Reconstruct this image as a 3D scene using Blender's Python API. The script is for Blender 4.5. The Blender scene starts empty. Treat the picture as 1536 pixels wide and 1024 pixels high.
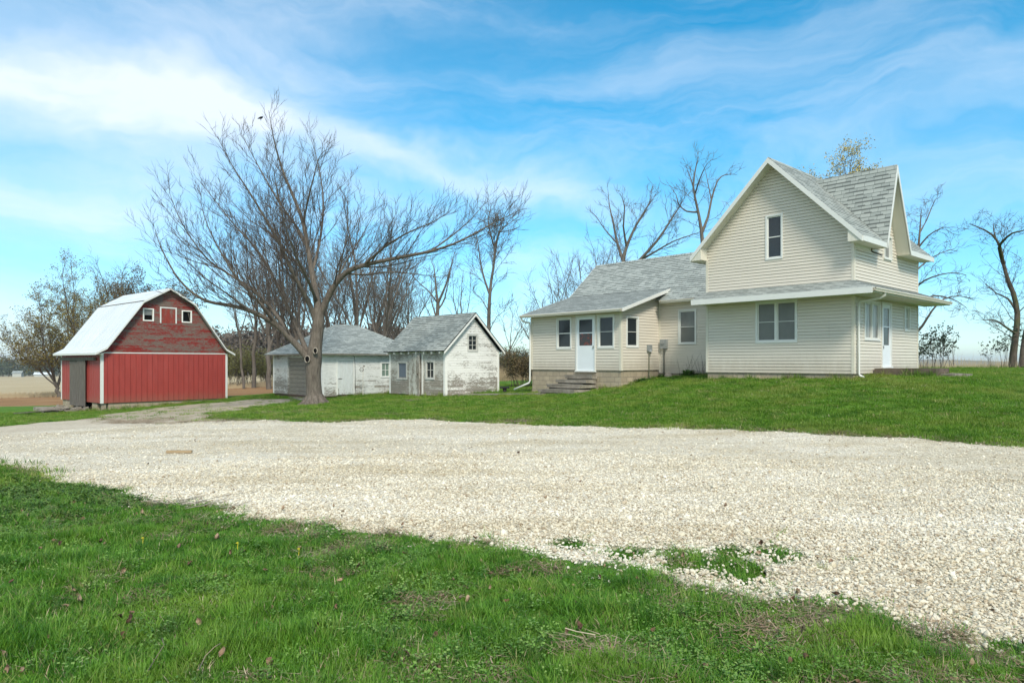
import bpy, math, random
import numpy as np
from mathutils import Vector, Matrix
R = math.radians
random.seed(7); rng = np.random.default_rng(11)
scene = bpy.context.scene
COL = scene.collection

# ------------------------------------------------------------------ camera, sky, sun, exposure
EZ = 1.6; FP = 1024.0; HY = 543.0            # eye height; focal length and eye level in photo pixels
cam_d = bpy.data.cameras.new('camera'); cam = bpy.data.objects.new('camera', cam_d); COL.objects.link(cam)
cam.location = (0, 0, EZ); cam.rotation_euler = (R(90), 0, 0)
cam_d.sensor_width = 36; cam_d.lens = 24; cam_d.shift_y = (HY - 512) / 1536
cam_d.clip_start = 0.05; cam_d.clip_end = 20000
scene.camera = cam
SUN_EL, SUN_AZ = R(46), R(168)               # azimuth clockwise from +Y: sun high behind the camera, a little to its right
sun_d = bpy.data.lights.new('sun', 'SUN'); sun = bpy.data.objects.new('sun', sun_d); COL.objects.link(sun)
sun_d.energy = 2.5; sun_d.angle = R(13); sun_d.color = (1.0, 0.93, 0.82)
sun.rotation_euler = Vector((-math.sin(SUN_AZ) * math.cos(SUN_EL), -math.cos(SUN_AZ) * math.cos(SUN_EL), -math.sin(SUN_EL))).to_track_quat('-Z', 'Y').to_euler()
scene.view_settings.view_transform = 'Standard'; scene.view_settings.look = 'None'
scene.view_settings.gamma = 1; scene.view_settings.exposure = 0.66

class NT:
    """small node-tree helper"""
    def __init__(s, tree): s.t = tree; s.n = tree.nodes; s.l = tree.links
    def new(s, kind, **kw):
        n = s.n.new(kind)
        for k, v in kw.items(): setattr(n, k, v)
        return n
    def put(s, sock, v):
        if isinstance(v, bpy.types.NodeSocket): s.l.new(v, sock)
        elif v is not None:
            if sock.type == 'RGBA' and not isinstance(v, (int, float)) and len(v) == 3: v = (*v, 1)
            sock.default_value = v
    def math(s, op, a, b=None, c=None, clamp=False):
        n = s.new('ShaderNodeMath', operation=op, use_clamp=clamp)
        for i, v in enumerate((a, b, c)):
            if v is not None: s.put(n.inputs[i], v)
        return n.outputs[0]
    def mix(s, f, a, b, mode='MIX'):
        n = s.new('ShaderNodeMix', data_type='RGBA', blend_type=mode)
        s.put(n.inputs[0], f); s.put(n.inputs[6], a); s.put(n.inputs[7], b)
        return n.outputs[2]
    def noise(s, vec, scale, detail=4, rough=.55, dist=0.0, color=False):
        n = s.new('ShaderNodeTexNoise'); s.put(n.inputs['Vector'], vec)
        n.inputs['Scale'].default_value = scale; n.inputs['Detail'].default_value = detail
        n.inputs['Roughness'].default_value = rough; n.inputs['Distortion'].default_value = dist
        return n.outputs['Color' if color else 'Fac']
    def step(s, v, a, b):
        n = s.new('ShaderNodeMapRange', interpolation_type='SMOOTHSTEP')
        s.put(n.inputs[0], v); n.inputs[1].default_value = a; n.inputs[2].default_value = b
        return n.outputs[0]
    def ramp(s, v, stops):
        n = s.new('ShaderNodeValToRGB'); s.put(n.inputs[0], v)
        e = n.color_ramp.elements
        while len(e) < len(stops): e.new(0.5)
        for i, (p, c) in enumerate(stops): e[i].position = p; e[i].color = (*c, 1)
        return n.outputs[0]
    def scl(s, vec, xyz, loc=(0, 0, 0)):
        n = s.new('ShaderNodeMapping'); s.put(n.inputs[0], vec)
        n.inputs['Scale'].default_value = xyz; n.inputs['Location'].default_value = loc
        return n.outputs[0]

world = bpy.data.worlds.new('World'); scene.world = world; world.use_nodes = True
w = NT(world.node_tree); w.n.clear()
sky = w.new('ShaderNodeTexSky', sky_type='NISHITA', sun_disc=False)
sky.sun_elevation = SUN_EL; sky.sun_rotation = SUN_AZ
sky.altitude = 200; sky.air_density = 1.0; sky.dust_density = 0.25; sky.ozone_density = 2.5
tc = w.new('ShaderNodeTexCoord').outputs['Generated']
sp = w.new('ShaderNodeSeparateXYZ'); w.l.new(tc, sp.inputs[0])
X, Y, Z = sp.outputs
az = w.math('ARCTAN2', X, Y)                                  # 0 straight ahead, + to the right
el = w.math('ARCSINE', Z)
def wcomb(a, b, c=0.0):
    n = w.new('ShaderNodeCombineXYZ'); w.put(n.inputs[0], a); w.put(n.inputs[1], b); w.put(n.inputs[2], c); return n.outputs[0]
ae = wcomb(az, el)
# clear sky: the Nishita sky made a little deeper and more cyan
hs = w.new('ShaderNodeHueSaturation'); w.l.new(sky.outputs[0], hs.inputs['Color'])
hs.inputs['Hue'].default_value = 0.478; hs.inputs['Saturation'].default_value = 1.52; hs.inputs['Value'].default_value = 1.12
# wispy cirrus: stretched, tilted and warped noise in azimuth / elevation
wn = w.noise(w.scl(ae, (2.2, 3.2, 1)), 1.0, 5, .6, color=True)
wv = w.new('ShaderNodeVectorMath', operation='MULTIPLY_ADD'); w.put(wv.inputs[0], wn); wv.inputs[1].default_value = (.30, .20, 0); w.put(wv.inputs[2], ae)
warp = wv.outputs[0]
rot = w.new('ShaderNodeMapping'); w.put(rot.inputs[0], warp); rot.inputs['Rotation'].default_value = (0, 0, R(20)); rot.inputs['Scale'].default_value = (1.3, 6.5, 1)
fib = w.noise(rot.outputs[0], 1.25, 9, .62, .5)
soft = w.noise(w.scl(warp, (1.1, 2.6, 1), (3.1, 1.7, 0)), 1.3, 7, .6, .2)
def band(a0, e0, slope, width, amax, amin, wgt):             # a broad streak of cirrus: centre line e0 + slope*(az-a0)
    sw = w.new('ShaderNodeSeparateXYZ'); w.put(sw.inputs[0], warp)
    c = w.math('MULTIPLY_ADD', w.math('SUBTRACT', az, a0), slope, e0)
    d = w.math('DIVIDE', w.math('SUBTRACT', w.math('SUBTRACT', sw.outputs[1], .10), c), width)
    g = w.math('EXPONENT', w.math('MULTIPLY', w.math('MULTIPLY', d, d), -1.0))
    g = w.math('MULTIPLY', g, w.step(az, amin - .15, amin + .15))
    g = w.math('MULTIPLY', g, w.math('SUBTRACT', 1.0, w.step(az, amax - .12, amax + .12)))
    return w.math('MULTIPLY', g, wgt)
B = [band(-.5, .315, .0, .042, -.32, -2.5, .62), band(-.23, .290, -.17, .022, .14, -.36, .50),
     band(-.55, .200, .02, .035, -.50, -2.0, .30), band(.60, .32, .10, .04, 1.4, .50, .26), band(.60, .20, .0, .04, 1.4, .48, .20), band(.6, .425, -.1, .02, 1.0, .55, .20)]
bs = B[0]
for b_ in B[1:]: bs = w.math('ADD', bs, b_)
f1 = w.step(w.math('ADD', w.math('MULTIPLY', fib, .75), w.math('MULTIPLY', soft, .55)), .52, .92)
low = w.math('SUBTRACT', 1.0, w.step(el, .02, .42))
cl = w.math('ADD', w.math('MULTIPLY', f1, w.math('MULTIPLY_ADD', low, .20, .38)), w.math('MULTIPLY', bs, w.math('MULTIPLY_ADD', soft, 1.3, .25)))
left = w.math('SUBTRACT', 1.0, w.step(az, -.75, .55))
cl = w.math('ADD', cl, w.math('MULTIPLY', left, .17))
cl = w.math('ADD', cl, w.math('MULTIPLY', low, .09))
back = w.step(w.math('ADD', w.math('MULTIPLY', Y, -1.0), w.math('MULTIPLY', Z, .35)), .05, .8)     # unseen cloud added behind the camera and overhead, whitening the blue fill light
cl = w.math('MAXIMUM', cl, w.math('MULTIPLY', back, w.math('MULTIPLY_ADD', soft, .5, .5)))
cl = w.math('MINIMUM', cl, .86)
clear = w.mix(1.0, hs.outputs[0], w.ramp(el, [(0, (.60, .80, 1.0)), (.12, (.72, .90, 1.03)), (.30, (1, 1, 1))]), 'MULTIPLY')
cloudcol = w.mix(low, (5.9, 6.2, 6.7), (5.2, 6.0, 6.7))
mx = w.mix(cl, clear, cloudcol)
bg = w.new('ShaderNodeBackground'); w.l.new(mx, bg.inputs[0]); bg.inputs[1].default_value = 0.115
wo = w.new('ShaderNodeOutputWorld'); w.l.new(bg.outputs[0], wo.inputs[0])

# ------------------------------------------------------------------ helpers
def tag(o, label=None, cat=None, group=None, kind=None):
    if label: o['label'] = label
    if cat: o['category'] = cat
    if group: o['group'] = group
    if kind: o['kind'] = kind
    return o
def empty(name, loc, rz=0.0, label=None, cat=None, group=None):
    o = bpy.data.objects.new(name, None); COL.objects.link(o); o.empty_display_size = .3
    o.location = loc; o.rotation_euler = (0, 0, rz)
    return tag(o, label, cat, group)
def ray(px): return (px - 768.0) / FP
def at(px, py, Yd): return Vector((ray(px) * Yd, Yd, EZ + (HY - py) * Yd / FP))

def V3(a): return Vector(a)
class MB:
    """collects polygons (with metric UVs) and links them as one mesh object"""
    def __init__(s): s.v = []; s.f = []; s.uv = []; s.m = []; s.sm = []
    def poly(s, pts, uvs=None, m=0, smooth=False):
        i = len(s.v); s.v += [tuple(p) for p in pts]; s.f.append(tuple(range(i, i + len(pts)))); s.m.append(m); s.sm.append(smooth)
        if uvs is None:
            P = [Vector(p) for p in pts]; n = (P[1] - P[0]).cross(P[-1] - P[0])
            a = max(range(3), key=lambda k: abs(n[k]))
            uvs = [((p.x, p.y) if a == 2 else (p.y, p.z) if a == 0 else (p.x, p.z)) for p in P]
        s.uv.append(uvs)
    def hexa(s, c, m=0):                     # c: 8 corners, bottom ring then top ring
        for q in ((3, 2, 1, 0), (4, 5, 6, 7), (0, 1, 5, 4), (1, 2, 6, 5), (2, 3, 7, 6), (3, 0, 4, 7)): s.poly([c[k] for k in q], None, m)
    def box(s, x0, y0, z0, x1, y1, z1, m=0):
        s.hexa([(x0, y0, z0), (x1, y0, z0), (x1, y1, z0), (x0, y1, z0), (x0, y0, z1), (x1, y0, z1), (x1, y1, z1), (x0, y1, z1)], m)
    def beam(s, A, Bp, side, up, m=0):       # a board from A to B spanned by two more vectors
        A, Bp, side, up = V3(A), V3(Bp), V3(side), V3(up)
        s.hexa([A, Bp, Bp + side, A + side, A + up, Bp + up, Bp + side + up, A + side + up], m)
    def slab(s, pts, t, m=0):                # polygon extruded straight down by t
        P = [V3(p) for p in pts]; Q = [p - Vector((0, 0, t)) for p in P]
        s.poly(P, None, m); s.poly(Q[::-1], None, m)
        for i in range(len(P)):
            j = (i + 1) % len(P); s.poly([P[i], Q[i], Q[j], P[j]], None, m)
    def tube(s, path, rad, k=8, m=0, cap=True):
        P = [V3(p) for p in path]; n = len(P); rings = []; rad = [rad] * n if isinstance(rad, (int, float)) else rad
        ref = Vector((.3, .2, 1)).normalized()
        base = len(s.v)
        for i in range(n):
            t = (P[min(i + 1, n - 1)] - P[max(i - 1, 0)]).normalized()
            if abs(t.dot(ref)) > .95: ref = Vector((1, .1, 0)).normalized()
            a = t.cross(ref).normalized(); b = t.cross(a)
            for j in range(k):
                th = 2 * math.pi * j / k; s.v.append(tuple(P[i] + (a * math.cos(th) + b * math.sin(th)) * rad[i]))
        L = 0.0
        for i in range(n - 1):
            L2 = L + (P[i + 1] - P[i]).length
            for j in range(k):
                j2 = (j + 1) % k
                s.f.append((base + i * k + j, base + i * k + j2, base + (i + 1) * k + j2, base + (i + 1) * k + j)); s.m.append(m); s.sm.append(True)
                s.uv.append([(j * .05, L), (j * .05 + .05, L), (j * .05 + .05, L2), (j * .05, L2)])
            L = L2
        if cap:
            for r0 in (0, n - 1):
                s.f.append(tuple(base + r0 * k + j for j in range(k))); s.m.append(m); s.sm.append(False); s.uv.append([(0, 0)] * k)
    def build(s, name, mats, parent=None):
        me = bpy.data.meshes.new(name); me.from_pydata(s.v, [], s.f)
        if not isinstance(mats, (list, tuple)): mats = [mats]
        for a in mats: me.materials.append(a)
        uv = me.uv_layers.new(name='UVMap'); uv.data.foreach_set('uv', [c for f in s.uv for p in f for c in p])
        me.polygons.foreach_set('material_index', s.m); me.polygons.foreach_set('use_smooth', s.sm); me.update()
        o = bpy.data.objects.new(name, me); COL.objects.link(o)
        if parent: o.parent = parent
        return o

def clip(poly, k, lim, keep_above):
    out = []
    for i in range(len(poly)):
        a, b = poly[i], poly[(i + 1) % len(poly)]
        ia = (a[k] >= lim) if keep_above else (a[k] <= lim); ib = (b[k] >= lim) if keep_above else (b[k] <= lim)
        if ia: out.append(a)
        if ia != ib:
            t = (lim - a[k]) / (b[k] - a[k]); out.append((a[0] + (b[0] - a[0]) * t, a[1] + (b[1] - a[1]) * t))
    return out
def strips(mb, poly, O, U, V, N, e, lip, v0=None, holes=(), m=0, wob=0.0, groove=0.0, gd=.02):
    """lapped courses (clapboards, siding, shingles): convex poly in (u,v) on plane O,U,V, each course e tall, proud by lip at its lower edge"""
    O, U, V, N = V3(O), V3(U), V3(V), V3(N)
    vs = [p[1] for p in poly]; lo = min(vs); hi = max(vs); v = lo if v0 is None else v0
    while v < hi - 1e-4:
        va, vb = max(v, lo), min(v + e, hi)
        if vb - va < .004: v += e; continue
        c = clip(clip(poly, 1, va, True), 1, vb, False)
        if len(c) >= 3:
            us = [p[0] for p in c]; segs = [(min(us), max(us))]
            for (h0, h1, g0, g1) in holes:
                if min(vb, g1) - max(va, g0) > .35 * (vb - va):
                    ns = []
                    for a, b in segs:
                        if h1 <= a or h0 >= b: ns.append((a, b)); continue
                        if h0 > a: ns.append((a, h0))
                        if h1 < b: ns.append((h1, b))
                    segs = ns
            for a, b in segs:
                q = clip(clip(c, 0, a, True), 0, b, False)
                if len(q) < 3: continue
                lw = lip * (1 + random.uniform(-wob, wob))
                def P(p):
                    h = lw * (1 - (p[1] - v) / e) + .001
                    return O + U * p[0] + V * p[1] + N * h
                if groove and v + e < hi + .001:      # shadow reveal under the next course
                    gq = clip(q, 1, v + e - groove, True); q = clip(q, 1, v + e - groove, False)
                    if len(gq) >= 3 and len(q) >= 3:
                        mb.poly([O + U * p[0] + V * p[1] - N * gd for p in gq], list(gq), m)
                        us_ = [p[0] for p in gq if abs(p[1] - (v + e - groove)) < 1e-5]
                        if len(us_) >= 2:
                            g0, g1_, vg = min(us_), max(us_), v + e - groove
                            mb.poly([P((g0, vg)), P((g1_, vg)), O + U * g1_ + V * vg - N * gd, O + U * g0 + V * vg - N * gd], [(g0, vg), (g1_, vg), (g1_, vg), (g0, vg)], m)
                        ut = [p[0] for p in gq if abs(p[1] - (v + e)) < 1e-5]
                        if len(ut) >= 2: mb.poly([O + U * min(ut) + V * (v + e) - N * gd, O + U * max(ut) + V * (v + e) - N * gd, O + U * max(ut) + V * (v + e), O + U * min(ut) + V * (v + e)], [(0, 0)] * 4, m)
                if len(q) < 3: continue
                mb.poly([P(p) for p in q], list(q), m)
                bu = [p[0] for p in q if abs(p[1] - va) < 1e-5]
                if len(bu) >= 2:
                    x0, x1 = min(bu), max(bu)
                    mb.poly([O + U * x0 + V * va, O + U * x1 + V * va, P((x1, va)), P((x0, va))], [(x0, va), (x1, va), (x1, va + .004), (x0, va + .004)], m)
        v += e

# ------------------------------------------------------------------ materials
MATS = {}
def mat(name, fn, rough=.7, spec=.3, metal=0.0):
    mt = bpy.data.materials.new(name); mt.use_nodes = True; n = NT(mt.node_tree)
    b = n.n['Principled BSDF']; b.inputs['Roughness'].default_value = rough; b.inputs['Specular IOR Level'].default_value = spec; b.inputs['Metallic'].default_value = metal
    uv = n.new('ShaderNodeTexCoord')
    n.uvw = uv.outputs['UV']; n.obj = uv.outputs['Object']; n.b = b
    n.rand = None
    r = fn(n)
    if r is not None: n.put(b.inputs['Base Color'], r)
    MATS[name] = mt; return mt
def bump(n, h, strength=.4, dist=.01):
    bn = n.new('ShaderNodeBump'); bn.inputs['Strength'].default_value = strength; bn.inputs['Distance'].default_value = dist
    n.put(bn.inputs['Height'], h); n.l.new(bn.outputs[0], n.b.inputs['Normal'])
def orand(n): return n.new('ShaderNodeObjectInfo').outputs['Random']
def mul(n, col, f): return n.mix(1.0, col, f, 'MULTIPLY')
def g3(n, v, lo, hi):      # grey value lo..hi from v as colour
    return n.ramp(v, [(0, (lo,) * 3), (1, (hi,) * 3)])

def m_siding(n):
    c = mul(n, (.670, .620, .520), g3(n, n.noise(n.scl(n.uvw, (.5, 3, 1)), 1.5, 5, .65), .86, 1.07))
    su = n.new('ShaderNodeSeparateXYZ'); n.put(su.inputs[0], n.uvw)
    low_ = n.math('SUBTRACT', 1.0, n.step(n.math('ADD', su.outputs[1], n.math('MULTIPLY', n.noise(n.scl(n.uvw, (2.5, .6, 1)), 2, 5, .7), -.9)), .75, 1.45))
    c = n.mix(n.math('MULTIPLY', low_, .45), c, (.36, .31, .225))
    c = n.mix(n.math('MULTIPLY', n.step(n.noise(n.scl(n.uvw, (4.5, .35, 1), (7, 3, 0)), 1.6, 5, .65), .60, .78), .22), c, (.36, .33, .26))
    return mul(n, c, g3(n, n.noise(n.uvw, 22, 3), .95, 1.04))
mat('vinyl_siding', m_siding, .5, .3)
def m_trim(n): return mul(n, (.72, .73, .68), g3(n, n.noise(n.scl(n.uvw, (2, 6, 1)), 2.5, 5, .7), .86, 1.04))
mat('white_trim', m_trim, .45, .4)
mat('cream_trim', lambda n: mul(n, (.66, .62, .51), g3(n, n.noise(n.uvw, 3, 4), .92, 1.04)), .5, .3)
def m_soffit(n):
    wv_ = n.new('ShaderNodeTexWave', wave_type='BANDS', bands_direction='X'); n.put(wv_.inputs['Vector'], n.uvw); wv_.inputs['Scale'].default_value = 2.5
    bump(n, wv_.outputs[1], .25, .008)
    return mul(n, (.66, .64, .54), g3(n, n.noise(n.uvw, 4, 3), .93, 1.03))
mat('soffit', m_soffit, .5, .3)
def m_shingle(n):
    def br(c1, c2, w_, h_, sq, off):
        b = n.new('ShaderNodeTexBrick'); n.put(b.inputs['Vector'], n.uvw); b.offset = off; b.squash = sq; b.squash_frequency = 2
        b.inputs['Color1'].default_value = (*c1, 1); b.inputs['Color2'].default_value = (*c2, 1); b.inputs['Mortar'].default_value = (.115, .13, .125, 1)
        b.inputs['Scale'].default_value = 1; b.inputs['Mortar Size'].default_value = .006; b.inputs['Brick Width'].default_value = w_; b.inputs['Row Height'].default_value = h_
        b.inputs['Mortar Smooth'].default_value = .3; b.inputs['Bias'].default_value = -.1
        return b
    a = br((.375, .405, .375), (.275, .305, .285), .31, .143, .8, .37)
    rnd = n.new('ShaderNodeTexBrick'); n.put(rnd.inputs['Vector'], n.uvw); rnd.offset = .43; rnd.squash = 1.35; rnd.squash_frequency = 3
    rnd.inputs['Color1'].default_value = (0, 0, 0, 1); rnd.inputs['Color2'].default_value = (1, 1, 1, 1); rnd.inputs['Mortar'].default_value = (0, 0, 0, 1)
    rnd.inputs['Scale'].default_value = 1; rnd.inputs['Mortar Size'].default_value = .0001; rnd.inputs['Brick Width'].default_value = .23; rnd.inputs['Row Height'].default_value = .143
    su = n.new('ShaderNodeSeparateXYZ'); n.put(su.inputs[0], n.uvw)
    fr = n.math('FRACT', n.math('DIVIDE', su.outputs[1], .143))
    dash = n.math('MULTIPLY', n.math('MULTIPLY', n.step(rnd.outputs[0], .42, .50), n.math('SUBTRACT', 1.0, n.step(fr, .26, .36))), .78)  # dashes paint the shade along the lower edges of some shingle tabs
    c = n.mix(dash, a.outputs[0], (.085, .095, .09))
    c = n.mix(n.math('MULTIPLY', n.step(rnd.outputs[0], .10, .0), .25), c, (.42, .44, .41))
    c = mul(n, c, g3(n, n.noise(n.uvw, 90, 2, .8), .72, 1.22))
    c = mul(n, c, n.ramp(n.noise(n.scl(n.uvw, (1.0, .5, 1)), 1.2, 6, .65), [(.3, (.93, .94, .93)), (.7, (1.05, 1.05, 1.04))]))
    bump(n, a.outputs[1], -.5, .006)
    return c
mat('asphalt_shingle', m_shingle, .9, .2)
def m_block(n):
    b = n.new('ShaderNodeTexBrick'); n.put(b.inputs['Vector'], n.uvw); b.inputs['Scale'].default_value = 1
    b.inputs['Color1'].default_value = (.46, .385, .275, 1); b.inputs['Color2'].default_value = (.36, .30, .215, 1); b.inputs['Mortar'].default_value = (.25, .22, .17, 1)
    b.inputs['Mortar Size'].default_value = .012; b.inputs['Brick Width'].default_value = .4; b.inputs['Row Height'].default_value = .2; b.inputs['Mortar Smooth'].default_value = .4
    bump(n, n.math('ADD', n.math('MULTIPLY', b.outputs[1], -.5), n.math('MULTIPLY', n.noise(n.uvw, 40, 4), .5)), .5, .012)
    c = mul(n, b.outputs[0], g3(n, n.noise(n.uvw, 3.5, 6, .7), .6, 1.3))
    return mul(n, c, g3(n, n.noise(n.uvw, 60, 2), .85, 1.12))
mat('concrete_block', m_block, .95, .15)
def m_conc(n):
    c = n.ramp(n.noise(n.obj, 2.5, 7, .7), [(.3, (.15, .13, .10)), (.55, (.30, .27, .22)), (.75, (.42, .39, .33))])
    bump(n, n.noise(n.obj, 30, 5, .7), .6, .02)
    return mul(n, c, g3(n, n.noise(n.obj, 45, 3), .75, 1.15))
mat('old_concrete', m_conc, .95, .15)
def m_conc2(n):
    c = n.ramp(n.noise(n.obj, 2.2, 7, .75), [(.3, (.085, .066, .050)), (.6, (.17, .135, .105)), (.8, (.27, .225, .18))])
    bump(n, n.noise(n.obj, 25, 5, .7), .7, .02); return mul(n, c, g3(n, n.noise(n.obj, 45, 3), .75, 1.15))
mat('brown_concrete', m_conc2, .95, .12)
def glass(name, col, tint=.0, extra=None, rough=.08):
    def f(n):
        c = mul(n, col, g3(n, n.noise(n.obj, 3, 3), .75, 1.2))
        if extra: c = extra(n, c)
        bump(n, n.noise(n.obj, 1.7, 1), .08, .02)
        return c
    return mat(name, f, rough, .5)
glass('dark_glass', (.022, .028, .03)); glass('screen_glass', (.15, .155, .14), rough=.3); glass('blind_glass', (.20, .21, .20), rough=.25)
glass('green_glass', (.20, .27, .22), rough=.2); glass('pale_blind', (.42, .44, .40), rough=.3); glass('blue_glass', (.14, .18, .22), rough=.25)
def lace(n, c):
    v = n.new('ShaderNodeTexVoronoi'); n.put(v.inputs['Vector'], n.obj); v.inputs['Scale'].default_value = 26
    return n.mix(n.step(v.outputs[0], .25, .55), (.50, .50, .47), (.16, .17, .16))
glass('lace_curtain', (.4, .4, .4), extra=lace, rough=.3)
def curt(n, c):
    return n.ramp(n.noise(n.scl(n.obj, (14, 14, 1.5)), 1.0, 3, .6, .6), [(.35, (.12, .12, .11)), (.6, (.52, .52, .48))])
glass('sheer_curtain', (.4, .4, .4), extra=curt, rough=.3)
def m_red_reflection(n, c): return n.mix(n.step(n.noise(n.obj, 9, 4, .7), .52, .6), c, (.22, .035, .015))
glass('rusty_reflection', (.03, .03, .03), extra=m_red_reflection)  # rust-red reflection painted into the pane's base colour
mat('white_door', lambda n: mul(n, (.74, .79, .80), g3(n, n.noise(n.uvw, 2, 4), .92, 1.03)), .4, .4)

def clap(name, paint, paint2, wood1, wood2, thr, low=None, row=.11, vertical=False, grime=(.10, .055, .035)):
    """old painted boards whose paint has come off in streaks along the board; more of it gone below height low"""
    def f(n):
        uvw = n.uvw
        if vertical:
            sw = n.new('ShaderNodeSeparateXYZ'); n.put(sw.inputs[0], uvw); cb = n.new('ShaderNodeCombineXYZ'); n.l.new(sw.outputs[1], cb.inputs[0]); n.l.new(sw.outputs[0], cb.inputs[1]); uvw = cb.outputs[0]
        su = n.new('ShaderNodeSeparateXYZ'); n.put(su.inputs[0], n.uvw)
        b = n.new('ShaderNodeTexBrick'); n.put(b.inputs['Vector'], uvw); b.inputs['Scale'].default_value = 1
        b.inputs['Color1'].default_value = (0, 0, 0, 1); b.inputs['Color2'].default_value = (1, 1, 1, 1); b.inputs['Mortar'].default_value = (.5, .5, .5, 1)
        b.inputs['Mortar Size'].default_value = .0001; b.inputs['Brick Width'].default_value = 2.1; b.inputs['Row Height'].default_value = row
        flake = n.math('ADD', n.math('MULTIPLY', n.noise(n.scl(uvw, (3.2, 17, 1)), 1.6, 9, .74, .3), .62), n.math('MULTIPLY', n.noise(n.scl(uvw, (9, 34, 1), (3, 8, 0)), 1.5, 5, .7), .38))
        patch = n.noise(n.scl(uvw, (.8, 1.6, 1), (5, 2, 0)), 1.3, 4, .6)
        v = n.math('ADD', n.math('MULTIPLY', flake, 1.0), n.math('MULTIPLY', patch, .34))
        v = n.math('ADD', v, n.math('MULTIPLY', b.outputs[0], .10))
        if low is not None:
            v = n.math('ADD', v, n.math('MULTIPLY', n.math('SUBTRACT', 1.0, n.step(su.outputs[1], low - .4, low + 1.0)), .14))
        k = n.step(v, thr, thr + .05)
        grain = n.noise(n.scl(uvw, (2.0, 60, 1)), 1.5, 5, .7)
        wood = n.ramp(grain, [(.3, wood1), (.7, wood2)])
        pc = n.ramp(n.noise(n.scl(uvw, (2, 5, 1)), 1.5, 5, .7), [(.25, paint2), (.7, paint)])
        c = n.mix(k, pc, wood)
        if low is not None:
            gr = n.math('MULTIPLY', n.math('SUBTRACT', 1.0, n.step(n.math('ADD', su.outputs[1], n.math('MULTIPLY', flake, .5)), low - .55, low - .10)), n.math('MULTIPLY_ADD', k, .5, .4))
            c = n.mix(n.math('MULTIPLY', gr, .75), c, grime)
        bump(n, n.math('ADD', n.math('MULTIPLY', k, -.6), n.math('MULTIPLY', grain, .4)), .5, .006)
        return c
    return mat(name, f, .85, .2)
WP, WP2 = (.86, .86, .81), (.72, .72, .66)
clap('peeling_white_boards', WP, WP2, (.19, .175, .145), (.38, .35, .30), .768, low=.55)
clap('peeling_white_garage', WP, (.64, .65, .60), (.19, .175, .145), (.40, .36, .29), .80, low=.15, grime=(.17, .10, .055))
clap('weathered_front_boards', (.62, .61, .55), (.44, .43, .37), (.17, .16, .13), (.38, .34, .28), .72, low=.35)
clap('weathered_side_boards', (.66, .68, .64), (.48, .49, .45), (.17, .165, .145), (.33, .31, .27), .755, low=.2)
clap('peeling_red_boards', (.27, .030, .024), (.19, .024, .020), (.10, .083, .070), (.24, .185, .15), .688, row=.12)
clap('peeling_white_trim', WP, WP2, (.22, .20, .17), (.38, .35, .30), .86)
clap('weathered_trim', (.62, .62, .57), (.48, .48, .43), (.18, .165, .14), (.36, .33, .28), .78)
clap('peeling_door_boards', (.62, .62, .56), (.45, .44, .38), (.16, .14, .11), (.34, .31, .26), .68, vertical=True, row=.14)
clap('white_plank_door', (.74, .77, .75), (.60, .62, .58), (.2, .17, .13), (.40, .36, .29), .84, low=.05, vertical=True, row=.14, grime=(.20, .13, .07))
clap('faded_red_hatch', (.30, .055, .04), (.22, .04, .03), (.15, .10, .08), (.26, .18, .15), .74, vertical=True, row=.14)
def m_greywood(n):
    g = n.noise(n.scl(n.uvw, (26, 1.1, 1)), 1.2, 6, .7, .3)
    bump(n, g, .5, .01)
    return n.ramp(g, [(.25, (.045, .040, .034)), (.5, (.14, .125, .105)), (.75, (.27, .245, .21))])
mat('grey_weathered_wood', m_greywood, .9, .15)
def m_overhead(n):
    g = n.noise(n.scl(n.uvw, (2, 14, 1)), 1.5, 6, .7)
    return n.ramp(g, [(.3, (.17, .155, .125)), (.7, (.33, .305, .25))])
mat('grey_painted_panels', m_overhead, .8, .2)
def m_red(n):
    c = mul(n, (.345, .054, .043), n.ramp(n.noise(n.scl(n.uvw, (6, .7, 1)), 1.2, 5, .6), [(.3, (.86, .86, .86)), (.7, (1.12, 1.1, 1.1))]))
    c = mul(n, c, g3(n, n.noise(n.uvw, 35, 3), .93, 1.06))
    su = n.new('ShaderNodeSeparateXYZ'); n.put(su.inputs[0], n.uvw)
    nz = n.noise(n.scl(n.uvw, (3, 1, 1)), 2, 5, .7)
    lo_ = n.math('SUBTRACT', 1.0, n.step(n.math('ADD', su.outputs[1], n.math('MULTIPLY', nz, -.6)), -.9, -.3))
    c = n.mix(n.math('MULTIPLY', lo_, .5), c, (.26, .12, .08))
    return n.mix(n.math('MULTIPLY', n.step(n.noise(n.scl(n.uvw, (1.2, .5, 1), (2, 9, 0)), 1.3, 4, .6), .5, .8), .22), c, (.42, .12, .10))
mat('red_metal_panel', m_red, .5, .35)
mat('dark_seam', lambda n: (.06, .012, .012), .8, .1)
def m_metalroof(n):
    c = n.ramp(n.noise(n.scl(n.uvw, (3.2, .5, 1)), 1.0, 5, .6), [(.3, (.54, .59, .60)), (.7, (.70, .73, .73))])
    st = n.step(n.noise(n.scl(n.uvw, (9, .5, 1)), 1.1, 5, .65), .6, .8)
    return n.mix(n.math('MULTIPLY', st, .3), c, (.42, .40, .36))
mat('white_metal_roof', m_metalroof, .35, .5)
mat('dark_void', lambda n: (.008, .008, .008), .9, .05)  # flat black painted in for the shade inside holes and openings
mat('grey_box', lambda n: mul(n, (.27, .29, .28), g3(n, n.noise(n.obj, 8, 3), .85, 1.1)), .5, .4)
mat('black_felt', lambda n: (.03, .03, .03), .8, .1)
mat('rust_iron', lambda n: n.ramp(n.noise(n.obj, 25, 4), [(.3, (.05, .035, .025)), (.7, (.16, .11, .08))]), .7, .3)
mat('black_thing', lambda n: (.015, .013, .012), .6, .3)

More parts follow.
